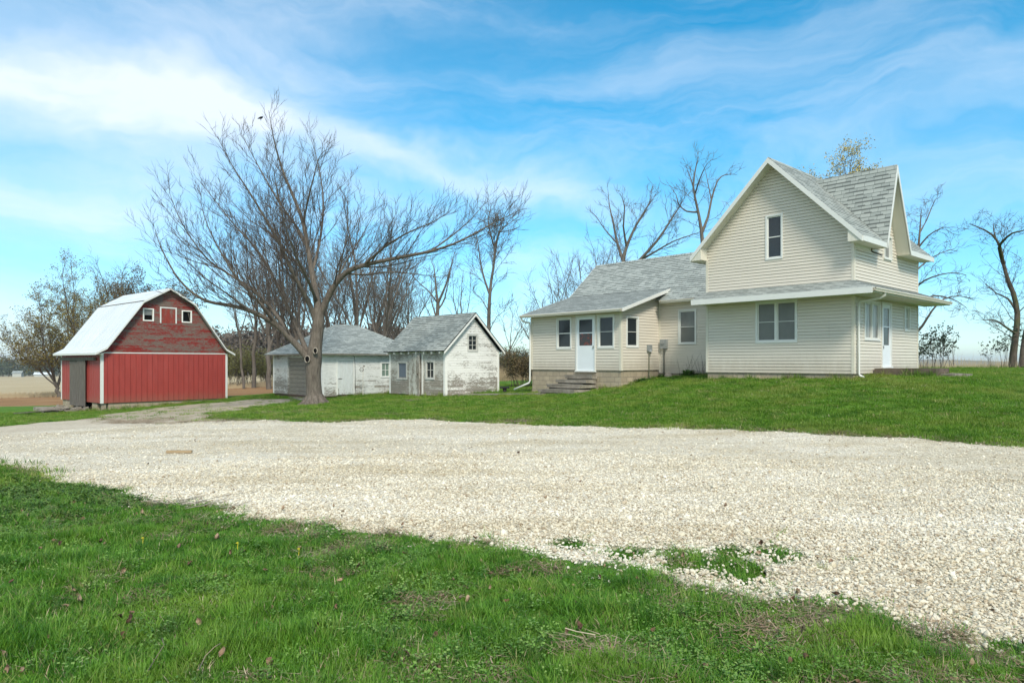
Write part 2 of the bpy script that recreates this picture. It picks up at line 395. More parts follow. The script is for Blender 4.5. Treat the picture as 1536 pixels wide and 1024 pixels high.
def bark(name, a, b_, moss=None):
    def f(n):
        g = n.noise(n.scl(n.obj, (11, 11, 1.8)), 1.3, 7, .7, .6)
        bump(n, g, .8, .03)
        c = n.ramp(g, [(.3, a), (.7, b_)])
        c = mul(n, c, g3(n, n.noise(n.obj, 1.3, 3), .75, 1.2))
        if moss: c = n.mix(n.math('MULTIPLY', n.step(n.noise(n.obj, 1.1, 4), .45, .6), .7), c, moss)
        return c
    return mat(name, f, .95, .1)
bark('bark_grey', (.075, .062, .050), (.22, .19, .155)); bark('bark_dark', (.085, .075, .063), (.21, .185, .155)); bark('bark_mossy', (.06, .05, .04), (.15, .125, .10), (.085, .095, .035))
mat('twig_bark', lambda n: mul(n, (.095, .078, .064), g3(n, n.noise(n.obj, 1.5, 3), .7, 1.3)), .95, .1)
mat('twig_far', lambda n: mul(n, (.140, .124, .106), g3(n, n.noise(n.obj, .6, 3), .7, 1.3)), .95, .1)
mat('pale_scar', lambda n: (.33, .29, .235), .9, .1)
def leafmat(name, stops, trans=.3):
    def f(n):
        v = n.noise(n.obj, 2.3, 3, .8); c = n.ramp(v, stops)
        n.b.inputs['Subsurface Weight'].default_value = 0
        return c
    m_ = mat(name, f, .7, .2); return m_
leafmat('bud_leaf', [(.3, (.10, .10, .028)), (.5, (.20, .17, .05)), (.7, (.15, .075, .028))])
leafmat('yellow_leaf', [(.3, (.30, .24, .06)), (.6, (.50, .40, .10)), (.75, (.30, .19, .06))])
leafmat('dark_leaf', [(.3, (.018, .03, .02)), (.7, (.05, .075, .045))])
leafmat('brown_leaf', [(.3, (.07, .055, .030)), (.5, (.13, .095, .045)), (.7, (.08, .085, .035))])
leafmat('olive_leaf', [(.3, (.10, .11, .035)), (.7, (.20, .20, .07))])
leafmat('lush_leaf', [(.3, (.03, .075, .015)), (.7, (.08, .16, .035))])
def m_grass(n):
    r = orand(n); g = n.new('ShaderNodeNewGeometry')
    p = n.noise(g.outputs['Position'], .55, 4, .6); p2 = n.noise(g.outputs['Position'], 5.5, 3, .7)
    c = n.ramp(r, [(0, (.058, .145, .012)), (.4, (.118, .245, .021)), (.75, (.175, .315, .032)), (.90, (.25, .34, .06)), (1, (.38, .34, .15))])
    c = n.mix(n.step(p, .45, .68), c, n.mix(.7, c, (.27, .31, .065)))
    c = n.mix(n.math('MULTIPLY', n.step(n.noise(n.scl(g.outputs['Position'], (1, 1, 0), (5, 5, 0)), 1.1, 4, .65), .55, .70), .55), c, (.045, .125, .016))
    return mul(n, c, g3(n, p2, .72, 1.22))
def m_blade(n):
    c = m_grass(n); n.b.inputs['Roughness'].default_value = .55
    t = n.new('ShaderNodeBsdfTranslucent'); n.put(t.inputs[0], mul(n, c, (1.2, 1.3, .7)))
    ms = n.new('ShaderNodeMixShader'); ms.inputs[0].default_value = .35
    out = n.n['Material Output']; n.l.new(n.b.outputs[0], ms.inputs[1]); n.l.new(t.outputs[0], ms.inputs[2]); n.l.new(ms.outputs[0], out.inputs[0])
    return c
mat('grass_blade', m_blade, .6, .25)
def m_near(n):
    r = orand(n); g = n.new('ShaderNodeNewGeometry'); pos = g.outputs['Position']
    c = n.ramp(r, [(0, (.036, .125, .010)), (.35, (.078, .215, .016)), (.7, (.130, .300, .026)), (.92, (.19, .34, .04)), (1, (.32, .31, .12))])
    c = n.mix(n.step(n.noise(pos, .8, 4, .6), .48, .70), c, (.19, .32, .035))
    c = n.mix(n.math('MULTIPLY', n.step(n.noise(pos, 2.1, 3, .6), .56, .72), .6), c, (.035, .10, .016))
    c = mul(n, c, g3(n, n.noise(pos, 9, 3, .7), .62, 1.3))
    n.b.inputs['Roughness'].default_value = .5
    t = n.new('ShaderNodeBsdfTranslucent'); n.put(t.inputs[0], mul(n, c, (1.2, 1.3, .7)))
    ms = n.new('ShaderNodeMixShader'); ms.inputs[0].default_value = .3
    n.l.new(n.b.outputs[0], ms.inputs[1]); n.l.new(t.outputs[0], ms.inputs[2]); n.l.new(ms.outputs[0], n.n['Material Output'].inputs[0])
    return c
mat('near_blade', m_near, .5, .3)
mat('straw', lambda n: n.ramp(orand(n), [(0, (.22, .17, .10)), (.6, (.40, .32, .20)), (1, (.52, .45, .32))]), .8, .2)
mat('weed_leaf', lambda n: n.ramp(orand(n), [(0, (.04, .095, .014)), (.5, (.075, .155, .022)), (1, (.13, .20, .045))]), .55, .3)
mat('clover_leaf', lambda n: n.ramp(orand(n), [(0, (.07, .15, .022)), (.6, (.12, .23, .035)), (1, (.19, .29, .07))]), .55, .3)
mat('dead_leaf', lambda n: n.ramp(n.math('FRACT', n.math('ADD', orand(n), n.noise(n.obj, 12, 3))), [(0, (.06, .032, .022)), (.4, (.17, .10, .062)), (.75, (.36, .26, .17)), (1, (.11, .065, .04))]), .8, .2)
mat('flower', lambda n: (.75, .62, .03), .6, .2)
def tracks(n, c, pos):      # long patches of tan fines pressed into the stone by wheels
    t = n.noise(n.scl(pos, (.16, .85, .0)), 1.0, 5, .62); t2 = n.noise(n.scl(pos, (.5, .8, 0), (9, 4, 0)), .8, 6, .7)
    c = mul(n, c, n.ramp(t, [(.32, (.87, .83, .74)), (.5, (1, .99, .96)), (.68, (1.06, 1.06, 1.05))]))
    return mul(n, c, n.ramp(t2, [(.3, (.90, .87, .80)), (.6, (1.03, 1.03, 1.02))]))
def m_stone(n):
    c = n.ramp(orand(n), [(0, (.30, .24, .17)), (.06, (.46, .39, .29)), (.22, (.60, .55, .435)), (.6, (.70, .66, .545)), (.92, (.78, .75, .65)), (1, (.53, .50, .44))])
    g = n.new('ShaderNodeNewGeometry')
    return mul(n, tracks(n, c, g.outputs['Position']), g3(n, n.noise(n.obj, 1.6, 4, .7), .80, 1.12))
mat('stone', m_stone, .85, .25)
mat('cut_wood', lambda n: mul(n, (.36, .27, .16), g3(n, n.noise(n.scl(n.obj, (2, 20, 20)), 2, 4), .7, 1.2)), .8, .2)

# ------------------------------------------------------------------ terrain
def vnoise(x, y, f, seed=0):
    x = np.asarray(x, float) * f + seed * 17.3; y = np.asarray(y, float) * f - seed * 9.1
    xi = np.floor(x).astype(np.int64); yi = np.floor(y).astype(np.int64); xf = x - xi; yf = y - yi
    def h(a, b):
        n = (a * 374761393 + b * 668265263 + seed * 1442695041) & 0x7fffffff; n = ((n ^ (n >> 13)) * 1274126177) & 0x7fffffff
        return ((n ^ (n >> 16)) & 0xffff) / 65535.0
    u = xf * xf * (3 - 2 * xf); v = yf * yf * (3 - 2 * yf)
    return (h(xi, yi) * (1 - u) + h(xi + 1, yi) * u) * (1 - v) + (h(xi, yi + 1) * (1 - u) + h(xi + 1, yi + 1) * u) * v
def fbm(x, y, f, o=4, seed=0):
    s = 0; a = 1; t = 0
    for i in range(o): s = s + a * vnoise(x, y, f * 2 ** i, seed + i); t += a; a *= .5
    return s / t
def frame(px, Yd, deg):
    a = R(deg); o = (ray(px) * Yd, Yd)
    return o, a, (lambda x, y: (o[0] + x * math.cos(a) - y * math.sin(a), o[1] + x * math.sin(a) + y * math.cos(a)))
HO, HA, HW = frame(1281, 20.5, 42.5)      # farmhouse
SO, SA, SW = frame(668, 31, 44)           # gabled shed
GO, GA, GW = frame(483, 35, 44)           # hip-roofed garage
BO, BA, BW = frame(152, 36, 49.5)         # barn
CP = [(0, 0, 0), (-3, 3, 0), (3, 3, 0), (0, 6, 0), (6, 5, 0), (8, 8, .02), (-8, 8, -.06), (-5, 12, -.03), (3, 11, .02), (-30, 5, -.5), (30, 5, .3), (0, -20, .1), (-20, -10, 0), (20, -10, 0),
      (8.9, 11.9, .15), (4.9, 15, .10), (.2, 17.2, 0), (-5.1, 19.4, -.05), (-9.4, 20.5, -.14), (-12, 19.5, -.26), (-16.5, 22, -.5), (-10, 13, -.12), (-18, 12, -.35),
      (12, 16, .72), (17.2, 23, 1.02), (30, 40, 1.42), (6.2, 19, .55), (45, 38, 1.4), (22, 14, .8), (3.2, 21, .28), (13, 13.2, .42), (55, 80, .6),
      (0, 23.5, -.04), (-4, 25, -.14), (-8.7, 30, -.24), (-14, 27, -.45), (4, 24, .45)]
CP += [(*HW(0, 0), 1.09), (*HW(0, 5), .99), (*HW(0, 2.5), 1.05), (*HW(2.3, 8.5), .98), (*HW(-.2, 8.65), .62), (*HW(-.2, 13.7), .26), (*HW(-.2, 11), .40), (*HW(-1.8, 11), .30), (*HW(5.7, 0), 1.24), (*HW(1.46, -1.8), 1.17), (*HW(7, -2), 1.25), (*HW(9, 4), 1.2), (*HW(8, 12), .7), (*HW(3, 14.5), .3), (*HW(-2.5, 5), .72)]
CP += [(*SW(0, 0), .02), (*SW(3.3, 0), .16), (*SW(0, 4.4), -.04), (*SW(4, 5), .05), (*GW(0, 0), -.27), (*GW(6, 0), -.10), (*GW(0, 5.6), -.32), (*GW(6, 6), -.2), (*BW(0, 0), -.99), (*BW(6.9, 0), -.62), (*BW(0, 6.3), -1.0), (*BW(7, 7), -.8), (*BW(-2, 3), -1.12), (-24, 31, -1.0), (-35, 36, -1.2),
       (-30, 45, -1.25), (-40, 55, -1.38), (-45, 70, -1.55), (-18, 48, -.5), (-22, 62, -.5), (.7, 60, .22), (.5, 33, .12), (15, 60, .5), (-90, 120, -2.8), (-55, 150, -1.2), (0, 130, -.6), (60, 130, -.3),
       (-375, 500, -9), (-160, 450, -7), (0, 500, -5), (250, 400, -6), (400, 520, -6), (-900, 1200, -18), (0, 1300, -12), (900, 1200, -12), (-500, -500, -6), (500, -500, -4), (-600, 100, -8), (600, 100, -4), (0, -1200, -8)]
CPa = np.array(CP)
def warpxy(x, y):
    r = np.hypot(x, y) + 1e-6; k = np.log1p(r / 14.0) * 14.0 / r; return x * k, y * k
cx_, cy_ = warpxy(CPa[:, 0], CPa[:, 1])
def tps(d2): return np.where(d2 > 1e-9, .5 * d2 * np.log(d2 + 1e-12), 0)
n_ = len(CPa); K = tps((cx_[:, None] - cx_[None]) ** 2 + (cy_[:, None] - cy_[None]) ** 2) + np.eye(n_) * .25
Pm = np.c_[np.ones(n_), cx_, cy_]; A_ = np.block([[K, Pm], [Pm.T, np.zeros((3, 3))]])
W_ = np.linalg.solve(A_, np.r_[CPa[:, 2], 0, 0, 0])
def gz(x, y, rough=True):
    x = np.atleast_1d(np.asarray(x, float)); y = np.atleast_1d(np.asarray(y, float)); u, v = warpxy(x, y)
    z = np.empty(len(x))
    for i in range(0, len(x), 20000):
        s = slice(i, i + 20000)
        z[s] = tps((u[s, None] - cx_[None]) ** 2 + (v[s, None] - cy_[None]) ** 2) @ W_[:n_] + W_[n_] + W_[n_ + 1] * u[s] + W_[n_ + 2] * v[s]
    r = np.hypot(x, y)
    if rough: z = z + (fbm(x, y, 1.3, 3, 5) - .5) * .045 * np.clip((60 - r) / 30, 0, 1)
    far = np.clip((r - 900) / 1500, 0, 1)
    z = z * (1 - far) + far * (-14 + 34 * fbm(x, y, 1 / 900., 3, 9))
    return z
def g1(x, y): return float(gz(x, y)[0])
def ground_at(px, py):                    # where the sight line of a photo pixel meets the ground
    lo, hi = 1.5, 400.0
    ds = np.geomspace(lo, hi, 900); z = EZ + (HY - py) * ds / FP; h = gz(ray(px) * ds, ds, False)
    k = np.argmax(z <= h); d = ds[k] if z[k] <= h[k] else 300.0
    return (ray(px) * d, d)
def resamp(P, step=.5):
    P = np.array(P); return P
def sdf(poly, x, y):                      # signed distance (inside +)
    P = np.array(poly); Q = np.roll(P, -1, 0); d = np.full(len(x), 1e9); ins = np.zeros(len(x), bool)
    for (ax, ay), (bx, by) in zip(P, Q):
        ex, ey = bx - ax, by - ay; t = np.clip(((x - ax) * ex + (y - ay) * ey) / (ex * ex + ey * ey + 1e-12), 0, 1)
        d = np.minimum(d, np.hypot(x - ax - t * ex, y - ay - t * ey))
        c = ((ay > y) != (by > y)); xx = ax + (y - ay) * ex / (ey if abs(ey) > 1e-12 else 1e-12)
        ins ^= c & (x < xx)
    return np.where(ins, d, -d)
DRIVE = [ground_at(*p) for p in [(-330, 640), (-330, 650), (-200, 660), (0, 697), (60, 713), (110, 724), (200, 742), (300, 757), (420, 772), (520, 790), (620, 804), (740, 826), (860, 846), (940, 852), (1000, 866), (1060, 884), (1120, 897), (1190, 898), (1260, 906), (1330, 922), (1400, 945), (1470, 957), (1536, 965), (1750, 1000), (2300, 1060)]]
DRIVE += [(13, 2.2), (22, 4), (22, 9.5)] + [ground_at(*p) for p in [(1800, 688), (1536, 668), (1440, 662), (1330, 658), (1200, 650), (1100, 645), (1000, 642), (880, 640), (800, 638), (740, 634), (640, 629), (560, 630), (500, 634), (440, 633), (400, 630), (330, 632), (250, 636), (170, 634), (150, 628), (60, 634), (0, 640), (-100, 648)]]
TRACK = [ground_at(*p) for p in [(60, 637), (150, 622), (220, 613), (300, 605), (380, 599), (420, 597), (455, 598), (455, 603), (420, 606), (380, 611), (340, 618), (330, 626), (400, 633), (330, 636), (200, 642), (100, 645)]]
ISL = [ground_at(*p) for p in [(1035, 842), (1105, 853), (1165, 830), (945, 827), (858, 819), (1098, 826), (1075, 850)]]
ISLR = [.22, .22, .16, .12, .10, .14, .13]
def drive_f(x, y):
    r = np.hypot(x, y); s = sdf(DRIVE, x, y)
    return s + (fbm(x, y, 1.1, 4, 3) - .5) * .65 * np.clip(r / 7, .55, 1.1) + (fbm(x, y, 6, 3, 31) - .5) * .28
def track_f(x, y): return sdf(TRACK, x, y) + (fbm(x, y, .7, 4, 13) - .5) * 1.5
def isl_f(x, y):
    v = np.full(len(x), -9.)
    for (ix, iy), rr in zip(ISL, ISLR): v = np.maximum(v, rr - np.hypot((x - ix), (y - iy) * .8) + (fbm(x, y, 6, 3, 41) - .5) * .22)
    return v
def polar(rs, ths):
    RR, TT = np.meshgrid(rs, ths, indexing='ij'); return (RR * np.sin(TT)).ravel(), (RR * np.cos(TT)).ravel()
def ground_mesh():
    rs = np.r_[0.3, np.geomspace(1.2, 70, 330), np.geomspace(72, 4200, 100)]
    ths = np.r_[np.linspace(-55, 55, 420), np.linspace(58, 302, 60)] * math.pi / 180
    x, y = polar(rs, ths); z = gz(x, y)
    df = drive_f(x, y); z = z - .035 * np.clip(df / .3, 0, 1)
    nr, nt = len(rs), len(ths); i = np.arange(nr - 1)[:, None] * nt; j = np.arange(nt)[None]; j2 = (j + 1) % nt
    F = np.stack([i + j, i + nt + j, i + nt + j2, i + j2], -1).reshape(-1, 4)
    me = bpy.data.meshes.new('ground'); me.from_pydata(np.c_[x, y, z].tolist(), [], F.tolist() + [tuple(range(nt))[::-1]])
    r = np.hypot(x, y); th = np.arctan2(x, y)
    d_br0 = 44 + 1.5 * (fbm(x, y, .12, 3, 2) - .5); d_br1 = 62 + 6 * (fbm(x, y, .06, 3, 4) - .5) + np.clip((th + .62) * 30, -8, 6)
    till = np.clip((y - d_br0) / 1.5, 0, 1) * np.clip((d_br1 - y) / 1.5, 0, 1) * np.clip((-.14 - th) / .02, 0, 1)
    fieldd = np.where(th < -.14, d_br1, 75.)
    fld = np.clip((y - fieldd) / 1.5, 0, 1) * (y > 0)
    fld = np.maximum(fld, np.clip((r - 90) / 5, 0, 1))
    dirt = np.clip(.5 + track_f(x, y) / 1.2, 0, 1) * .62
    edge = np.clip(1 - np.abs(df) / .35, 0, 1) * .55
    dirt = np.maximum(dirt, edge)
    for (px, py, rad, k) in [(770, 633, .9, .8), (590, 620, 1.0, .45), (450, 612, 2.2, .5), (200, 633, 1.3, .75), (440, 625, 2.5, .5), (1010, 640, .7, .5), (1520, 668, .8, .6), (430, 800, .35, .6), (490, 830, .3, .6), (1440, 975, .3, .8), (1250, 940, .25, .7), (560, 815, .3, .5), (230, 757, .4, .5), (610, 600, .8, .8), (1320, 566, .6, .6), (820, 590, .9, .6)]:
        gx, gy = ground_at(px, py); dirt = np.maximum(dirt, k * np.clip(1.4 - np.hypot(x - gx, y - gy) / rad, 0, 1))
    a = me.color_attributes.new('zones', 'FLOAT_COLOR', 'POINT')
    a.data.foreach_set('color', np.c_[fld, till, dirt, np.ones(len(x))].ravel())
    me.polygons.foreach_set('use_smooth', [True] * len(me.polygons)); me.update()
    def f(n):
        at_ = n.new('ShaderNodeVertexColor', layer_name='zones'); s = n.new('ShaderNodeSeparateColor'); n.l.new(at_.outputs[0], s.inputs[0])
        o = n.obj; nz = n.noise(o, 3.0, 6, .7); nb = n.noise(o, .35, 4, .6); nf = n.noise(o, 40, 3, .8)
        lawn = n.ramp(nz, [(.25, (.045, .115, .014)), (.5, (.095, .20, .022)), (.75, (.15, .27, .04))])
        lawn = n.mix(n.step(nb, .45, .7), lawn, (.11, .20, .04))
        lawn = mul(n, lawn, g3(n, nf, .6, 1.3))
        soil = n.ramp(n.noise(o, 9, 6, .75), [(.3, (.11, .08, .055)), (.55, (.27, .215, .15)), (.75, (.42, .36, .27))])
        tl = n.ramp(n.noise(n.scl(o, (.25, 1.6, 1)), 1.3, 6, .7), [(.3, (.19, .10, .045)), (.55, (.31, .185, .09)), (.75, (.40, .28, .15))])
        rows = n.noise(n.scl(o, (.03, .35, 1)), 1.2, 5, .65)
        fd = n.ramp(rows, [(.3, (.34, .265, .15)), (.55, (.46, .375, .23)), (.75, (.52, .45, .30))])
        fd = mul(n, fd, g3(n, n.noise(o, 1.6, 4, .7), .8, 1.15))
        far = n.ramp(n.noise(o, .004, 5, .7), [(.35, (.07, .085, .04)), (.55, (.25, .21, .13)), (.7, (.12, .13, .06))])
        ln = n.new('ShaderNodeVectorMath', operation='LENGTH'); n.put(ln.inputs[0], o)
        fd = n.mix(n.step(ln.outputs['Value'], 520, 900), fd, far)
        c = n.mix(n.step(n.math('ADD', s.outputs[2], n.math('MULTIPLY', n.math('SUBTRACT', nz, .5), 1.4)), .38, .62), lawn, soil)
        c = n.mix(n.step(n.math('ADD', s.outputs[1], n.math('MULTIPLY', n.math('SUBTRACT', nz, .5), .8)), .4, .6), c, tl)
        c = n.mix(s.outputs[0], c, fd)
        bump(n, n.math('ADD', nf, n.math('MULTIPLY', nz, 2)), .7, .03)
        return c
    me.materials.append(mat('ground', f, .95, .1))
    o = bpy.data.objects.new('ground', me); COL.objects.link(o); tag(o, kind='structure')
ground_mesh()

def sheet(name, f, rs, ths, lift, material):
    """the part of a polar grid where f>0, cut exactly along the ragged contour, laid lift above the ground"""
    x, y = polar(rs, ths); nt = len(ths); v = f(x, y); z = gz(x, y) + lift(v)
    pos = v > 0; verts = {}; out = []; faces = []
    def vi(k):
        if k not in verts:
            verts[k] = len(out)
            if isinstance(k, tuple):
                a, b = k; t = v[a] / (v[a] - v[b]); p = (x[a] + (x[b] - x[a]) * t, y[a] + (y[b] - y[a]) * t)
                out.append((p[0], p[1], g1(*p) - .012))
            else: out.append((x[k], y[k], z[k]))
        return verts[k]
    for i in range(len(rs) - 1):
        b = i * nt
        row = pos[b:b + nt] | pos[b + nt:b + 2 * nt]
        for j in np.nonzero(row[:-1] | row[1:])[0]:
            q = (b + j, b + nt + j, b + nt + j + 1, b + j + 1); p = [bool(pos[k]) for k in q]
            if all(p): faces.append([vi(int(k)) for k in q]); continue
            if not any(p): continue
            ring = []
            for a_ in range(4):
                a, c = int(q[a_]), int(q[(a_ + 1) % 4])
                if p[a_]: ring.append(vi(a))
                if p[a_] != p[(a_ + 1) % 4]: ring.append(vi((min(a, c), max(a, c))))
            if len(ring) >= 3: faces.append(ring)
    me = bpy.data.meshes.new(name); me.from_pydata(out, [], faces); me.materials.append(material)
    me.polygons.foreach_set('use_smooth', [True] * len(faces)); me.update()
    o = bpy.data.objects.new(name, me); COL.objects.link(o); return o
def m_gravel(n):
    o = n.obj
    wob = n.new('ShaderNodeVectorMath', operation='MULTIPLY_ADD'); n.put(wob.inputs[0], n.noise(o, 20, 2, color=True)); wob.inputs[1].default_value = (.02, .02, .0); n.put(wob.inputs[2], o)
    def vor(sc, feat):
        v = n.new('ShaderNodeTexVoronoi', feature=feat); n.put(v.inputs['Vector'], wob.outputs[0]); v.inputs['Scale'].default_value = sc; return v
    v1 = vor(27, 'F1'); e1 = vor(27, 'DISTANCE_TO_EDGE'); v2 = vor(60, 'F1'); e2 = vor(60, 'DISTANCE_TO_EDGE')
    sc = n.new('ShaderNodeSeparateColor'); n.l.new(v1.outputs[1], sc.inputs[0]); sc2 = n.new('ShaderNodeSeparateColor'); n.l.new(v2.outputs[1], sc2.inputs[0])
    pal = [(0, (.38, .325, .25)), (.10, (.58, .525, .42)), (.3, (.72, .68, .57)), (.7, (.80, .77, .67)), (1, (.86, .84, .75))]
    c1 = n.ramp(sc.outputs[0], pal); c2 = n.ramp(sc2.outputs[0], pal)
    c = n.mix(.35, c1, c2)
    gap = n.math('MULTIPLY', n.step(e1.outputs[0], .0, .11), n.math('MULTIPLY_ADD', n.step(e2.outputs[0], .0, .1), .35, .65))
    c = n.mix(gap, (.40, .35, .27), c)
    big = n.noise(o, .33, 5, .65); c = mul(n, c, n.ramp(big, [(.3, (.90, .87, .80)), (.6, (1.06, 1.05, 1.04))]))
    mid = n.noise(o, 2.2, 5, .7); c = mul(n, c, g3(n, mid, .84, 1.12))
    c = tracks(n, c, o)
    # fine tan dust worked up where the barn track joins, left
    sx = n.new('ShaderNodeSeparateXYZ'); n.put(sx.inputs[0], o)
    dl = n.math('ADD', n.math('MULTIPLY', sx.outputs[0], -.09), n.math('MULTIPLY', n.noise(n.scl(o, (.5, 1, 1)), .45, 5, .6), 1.6))
    dust = n.step(n.math('ADD', dl, n.math('MULTIPLY', sx.outputs[1], .035)), 2.15, 2.75)
    c = n.mix(n.math('MULTIPLY', dust, .6), c, n.ramp(n.noise(o, 6, 5, .7), [(.3, (.42, .35, .25)), (.7, (.60, .53, .41))]))
    v3 = vor(17, 'F1'); s3 = n.new('ShaderNodeSeparateColor'); n.l.new(v3.outputs[1], s3.inputs[0])
    spk = n.math('MULTIPLY', n.step(s3.outputs[0], .80, .84), n.math('SUBTRACT', 1.0, n.step(v3.outputs[0], .25, .5)))
    c = n.mix(n.math('MULTIPLY', spk, n.math('MULTIPLY_ADD', s3.outputs[1], .5, .3)), c, (.19, .16, .115))
    bump(n, n.math('ADD', n.math('MINIMUM', e1.outputs[0], .25), n.math('MULTIPLY', mid, .2)), 1.0, .03)
    return c
mat('gravel', m_gravel, .95, .15)
deg = math.pi / 180
o = sheet('gravel_driveway', lambda x, y: np.minimum(drive_f(x, y), -isl_f(x, y)), np.geomspace(2.2, 30, 330), np.linspace(-62, 78, 640) * deg, lambda v: .022 * np.clip(v / .12, 0, 1) - .008, MATS['gravel'])
tag(o, kind='structure')
def track_mask(x, y): return np.minimum(track_f(x, y) - .25, -drive_f(x, y) + .3) - .55 * (fbm(x, y, 1.4, 3, 77) - .35)
def m_trk(n):
    c = n.ramp(n.noise(n.obj, 2.6, 7, .75), [(.25, (.17, .125, .085)), (.45, (.36, .30, .21)), (.7, (.53, .47, .36))])
    bump(n, n.noise(n.obj, 14, 5, .7), .6, .03); return mul(n, c, g3(n, n.noise(n.obj, 30, 3), .7, 1.2))
o = sheet('dirt_track', track_mask, np.geomspace(17, 42, 170), np.linspace(-40, -14, 260) * deg, lambda v: .018 * np.clip(v / .3, 0, 1) - .006, mat('track_dirt', m_trk, .95, .1)); tag(o, kind='structure')

# ------------------------------------------------------------------ instanced ground cover (grass, stones: stuff)
def src(name, mb, material):
    me = bpy.data.meshes.new(name); me.from_pydata(mb.v, [], mb.f); me.materials.append(material)
    me.polygons.foreach_set('use_smooth', mb.sm); me.update(); return bpy.data.objects.new(name, me)
def scatter(name, srcs, pts, rot, scl, idx, label, cat):
    c = bpy.data.collections.new(name + '_pieces')
    for s_ in srcs: c.objects.link(s_)
    me = bpy.data.meshes.new(name); me.from_pydata(pts.tolist(), [], [])
    a = me.attributes.new('rot', 'FLOAT_VECTOR', 'POINT'); a.data.foreach_set('vector', rot.astype(np.float32).ravel())
    a = me.attributes.new('scl', 'FLOAT_VECTOR', 'POINT'); a.data.foreach_set('vector', scl.astype(np.float32).ravel())
    a = me.attributes.new('idx', 'INT', 'POINT'); a.data.foreach_set('value', idx.astype(np.int32))
    ob = bpy.data.objects.new(name, me); COL.objects.link(ob)
    g = bpy.data.node_groups.new(name, 'GeometryNodeTree'); g.is_modifier = True
    g.interface.new_socket('Geometry', in_out='INPUT', socket_type='NodeSocketGeometry'); g.interface.new_socket('Geometry', in_out='OUTPUT', socket_type='NodeSocketGeometry')
    N = g.nodes; L = g.links; gi = N.new('NodeGroupInput'); go = N.new('NodeGroupOutput')
    ci = N.new('GeometryNodeCollectionInfo'); ci.inputs['Collection'].default_value = c; ci.inputs['Separate Children'].default_value = True; ci.inputs['Reset Children'].default_value = True
    ip = N.new('GeometryNodeInstanceOnPoints'); ip.inputs['Pick Instance'].default_value = True
    def na(nm, dt):
        q = N.new('GeometryNodeInputNamedAttribute'); q.data_type = dt; q.inputs['Name'].default_value = nm; return q.outputs['Attribute']
    er = N.new('FunctionNodeEulerToRotation'); L.new(na('rot', 'FLOAT_VECTOR'), er.inputs[0])
    L.new(gi.outputs[0], ip.inputs['Points']); L.new(ci.outputs[0], ip.inputs['Instance']); L.new(na('idx', 'INT'), ip.inputs['Instance Index'])
    L.new(er.outputs[0], ip.inputs['Rotation']); L.new(na('scl', 'FLOAT_VECTOR'), ip.inputs['Scale']); L.new(ip.outputs[0], go.inputs[0])
    md = ob.modifiers.new('scatter', 'NODES'); md.node_group = g
    return tag(ob, label, cat, kind='stuff')
def blade(mb, x, y, h, wd, lean, az_, curl):
    dx, dy = math.cos(az_), math.sin(az_); px, py = -dy, dx; P = []
    for t in (0, .45, .8, 1):
        d = lean * t + curl * t * t; zz = h * t * (1 - .25 * curl / max(h, .01) * t); w_ = wd * (1 - t) ** .6
        P.append(((x + dx * d - px * w_, y + dy * d - py * w_, zz), (x + dx * d + px * w_, y + dy * d + py * w_, zz)))
    for i in range(3):
        if i < 2: mb.poly([P[i][0], P[i][1], P[i + 1][1], P[i + 1][0]], [(0, 0)] * 4)
        else: mb.poly([P[2][0], P[2][1], P[3][0]], [(0, 0)] * 3)
def tuft(nb, rad, h0, h1, wd, lean=.6):
    mb = MB()
    for _ in range(nb):
        a = random.uniform(0, 6.28); r_ = rad * math.sqrt(random.random()); h = random.uniform(h0, h1)
        blade(mb, r_ * math.cos(a), r_ * math.sin(a), h, wd * random.uniform(.6, 1.3), h * random.uniform(.1, lean), random.uniform(0, 6.28), h * random.uniform(0, .5))
    return mb
def leafy(nl, rad, ll, lw, up):
    mb = MB()
    for _ in range(nl):
        a = random.uniform(0, 6.28); r_ = rad * random.random(); x, y = r_ * math.cos(a), r_ * math.sin(a); z = random.uniform(.005, up)
        d = random.uniform(0, 6.28); dx, dy = math.cos(d), math.sin(d); l = ll * random.uniform(.6, 1.2); w_ = lw * random.uniform(.7, 1.2); tz = random.uniform(-.2, .6) * l
        mb.poly([(x, y, z), (x + dx * l * .5 - dy * w_, y + dy * l * .5 + dx * w_, z + tz * .7), (x + dx * l, y + dy * l, z + tz * .8), (x + dx * l * .5 + dy * w_, y + dy * l * .5 - dx * w_, z + tz * .7)], [(0, 0)] * 4)
    return mb
HOUSES = [[HW(-.15, -.05), HW(5.8, -.05), HW(7, 5), HW(7, 13.9), HW(-.15, 13.9), HW(-.15, 8.6), HW(2.3, 8.6), HW(2.3, 5), HW(-.05, 5)], [SW(-.1, -.1), SW(3.4, -.1), SW(3.4, 4.6), SW(-.1, 4.6)], [GW(-.1, -.1), GW(6.3, -.1), GW(6.3, 5.7), GW(-.1, 5.7)], [BW(-.1, -.1), BW(7, -.1), BW(7, 6.4), BW(-.1, 6.4)],
          [HW(1.4, .1), HW(1.4, -1.8), HW(2.7, -1.8), HW(3.7, -1.5), HW(3.7, .1)], [HW(-1.5, 9.7), HW(-1.5, 11.5), HW(0, 11.5), HW(0, 9.7)]]
def sample(n, r0, r1, t0, t1, pw=1.0):
    """points in a sector, density per area falling with distance as r**-pw"""
    e = 2 - pw; u = rng.random(n); r = (r0 ** e + u * (r1 ** e - r0 ** e)) ** (1 / e) if abs(e) > 1e-6 else r0 * (r1 / r0) ** u
    t = rng.uniform(t0, t1, n) * deg; return r * np.sin(t), r * np.cos(t)
def keep_clear(x, y):
    k = np.ones(len(x), bool)
    for P in HOUSES: k &= sdf(P, x, y) < 0
    return k
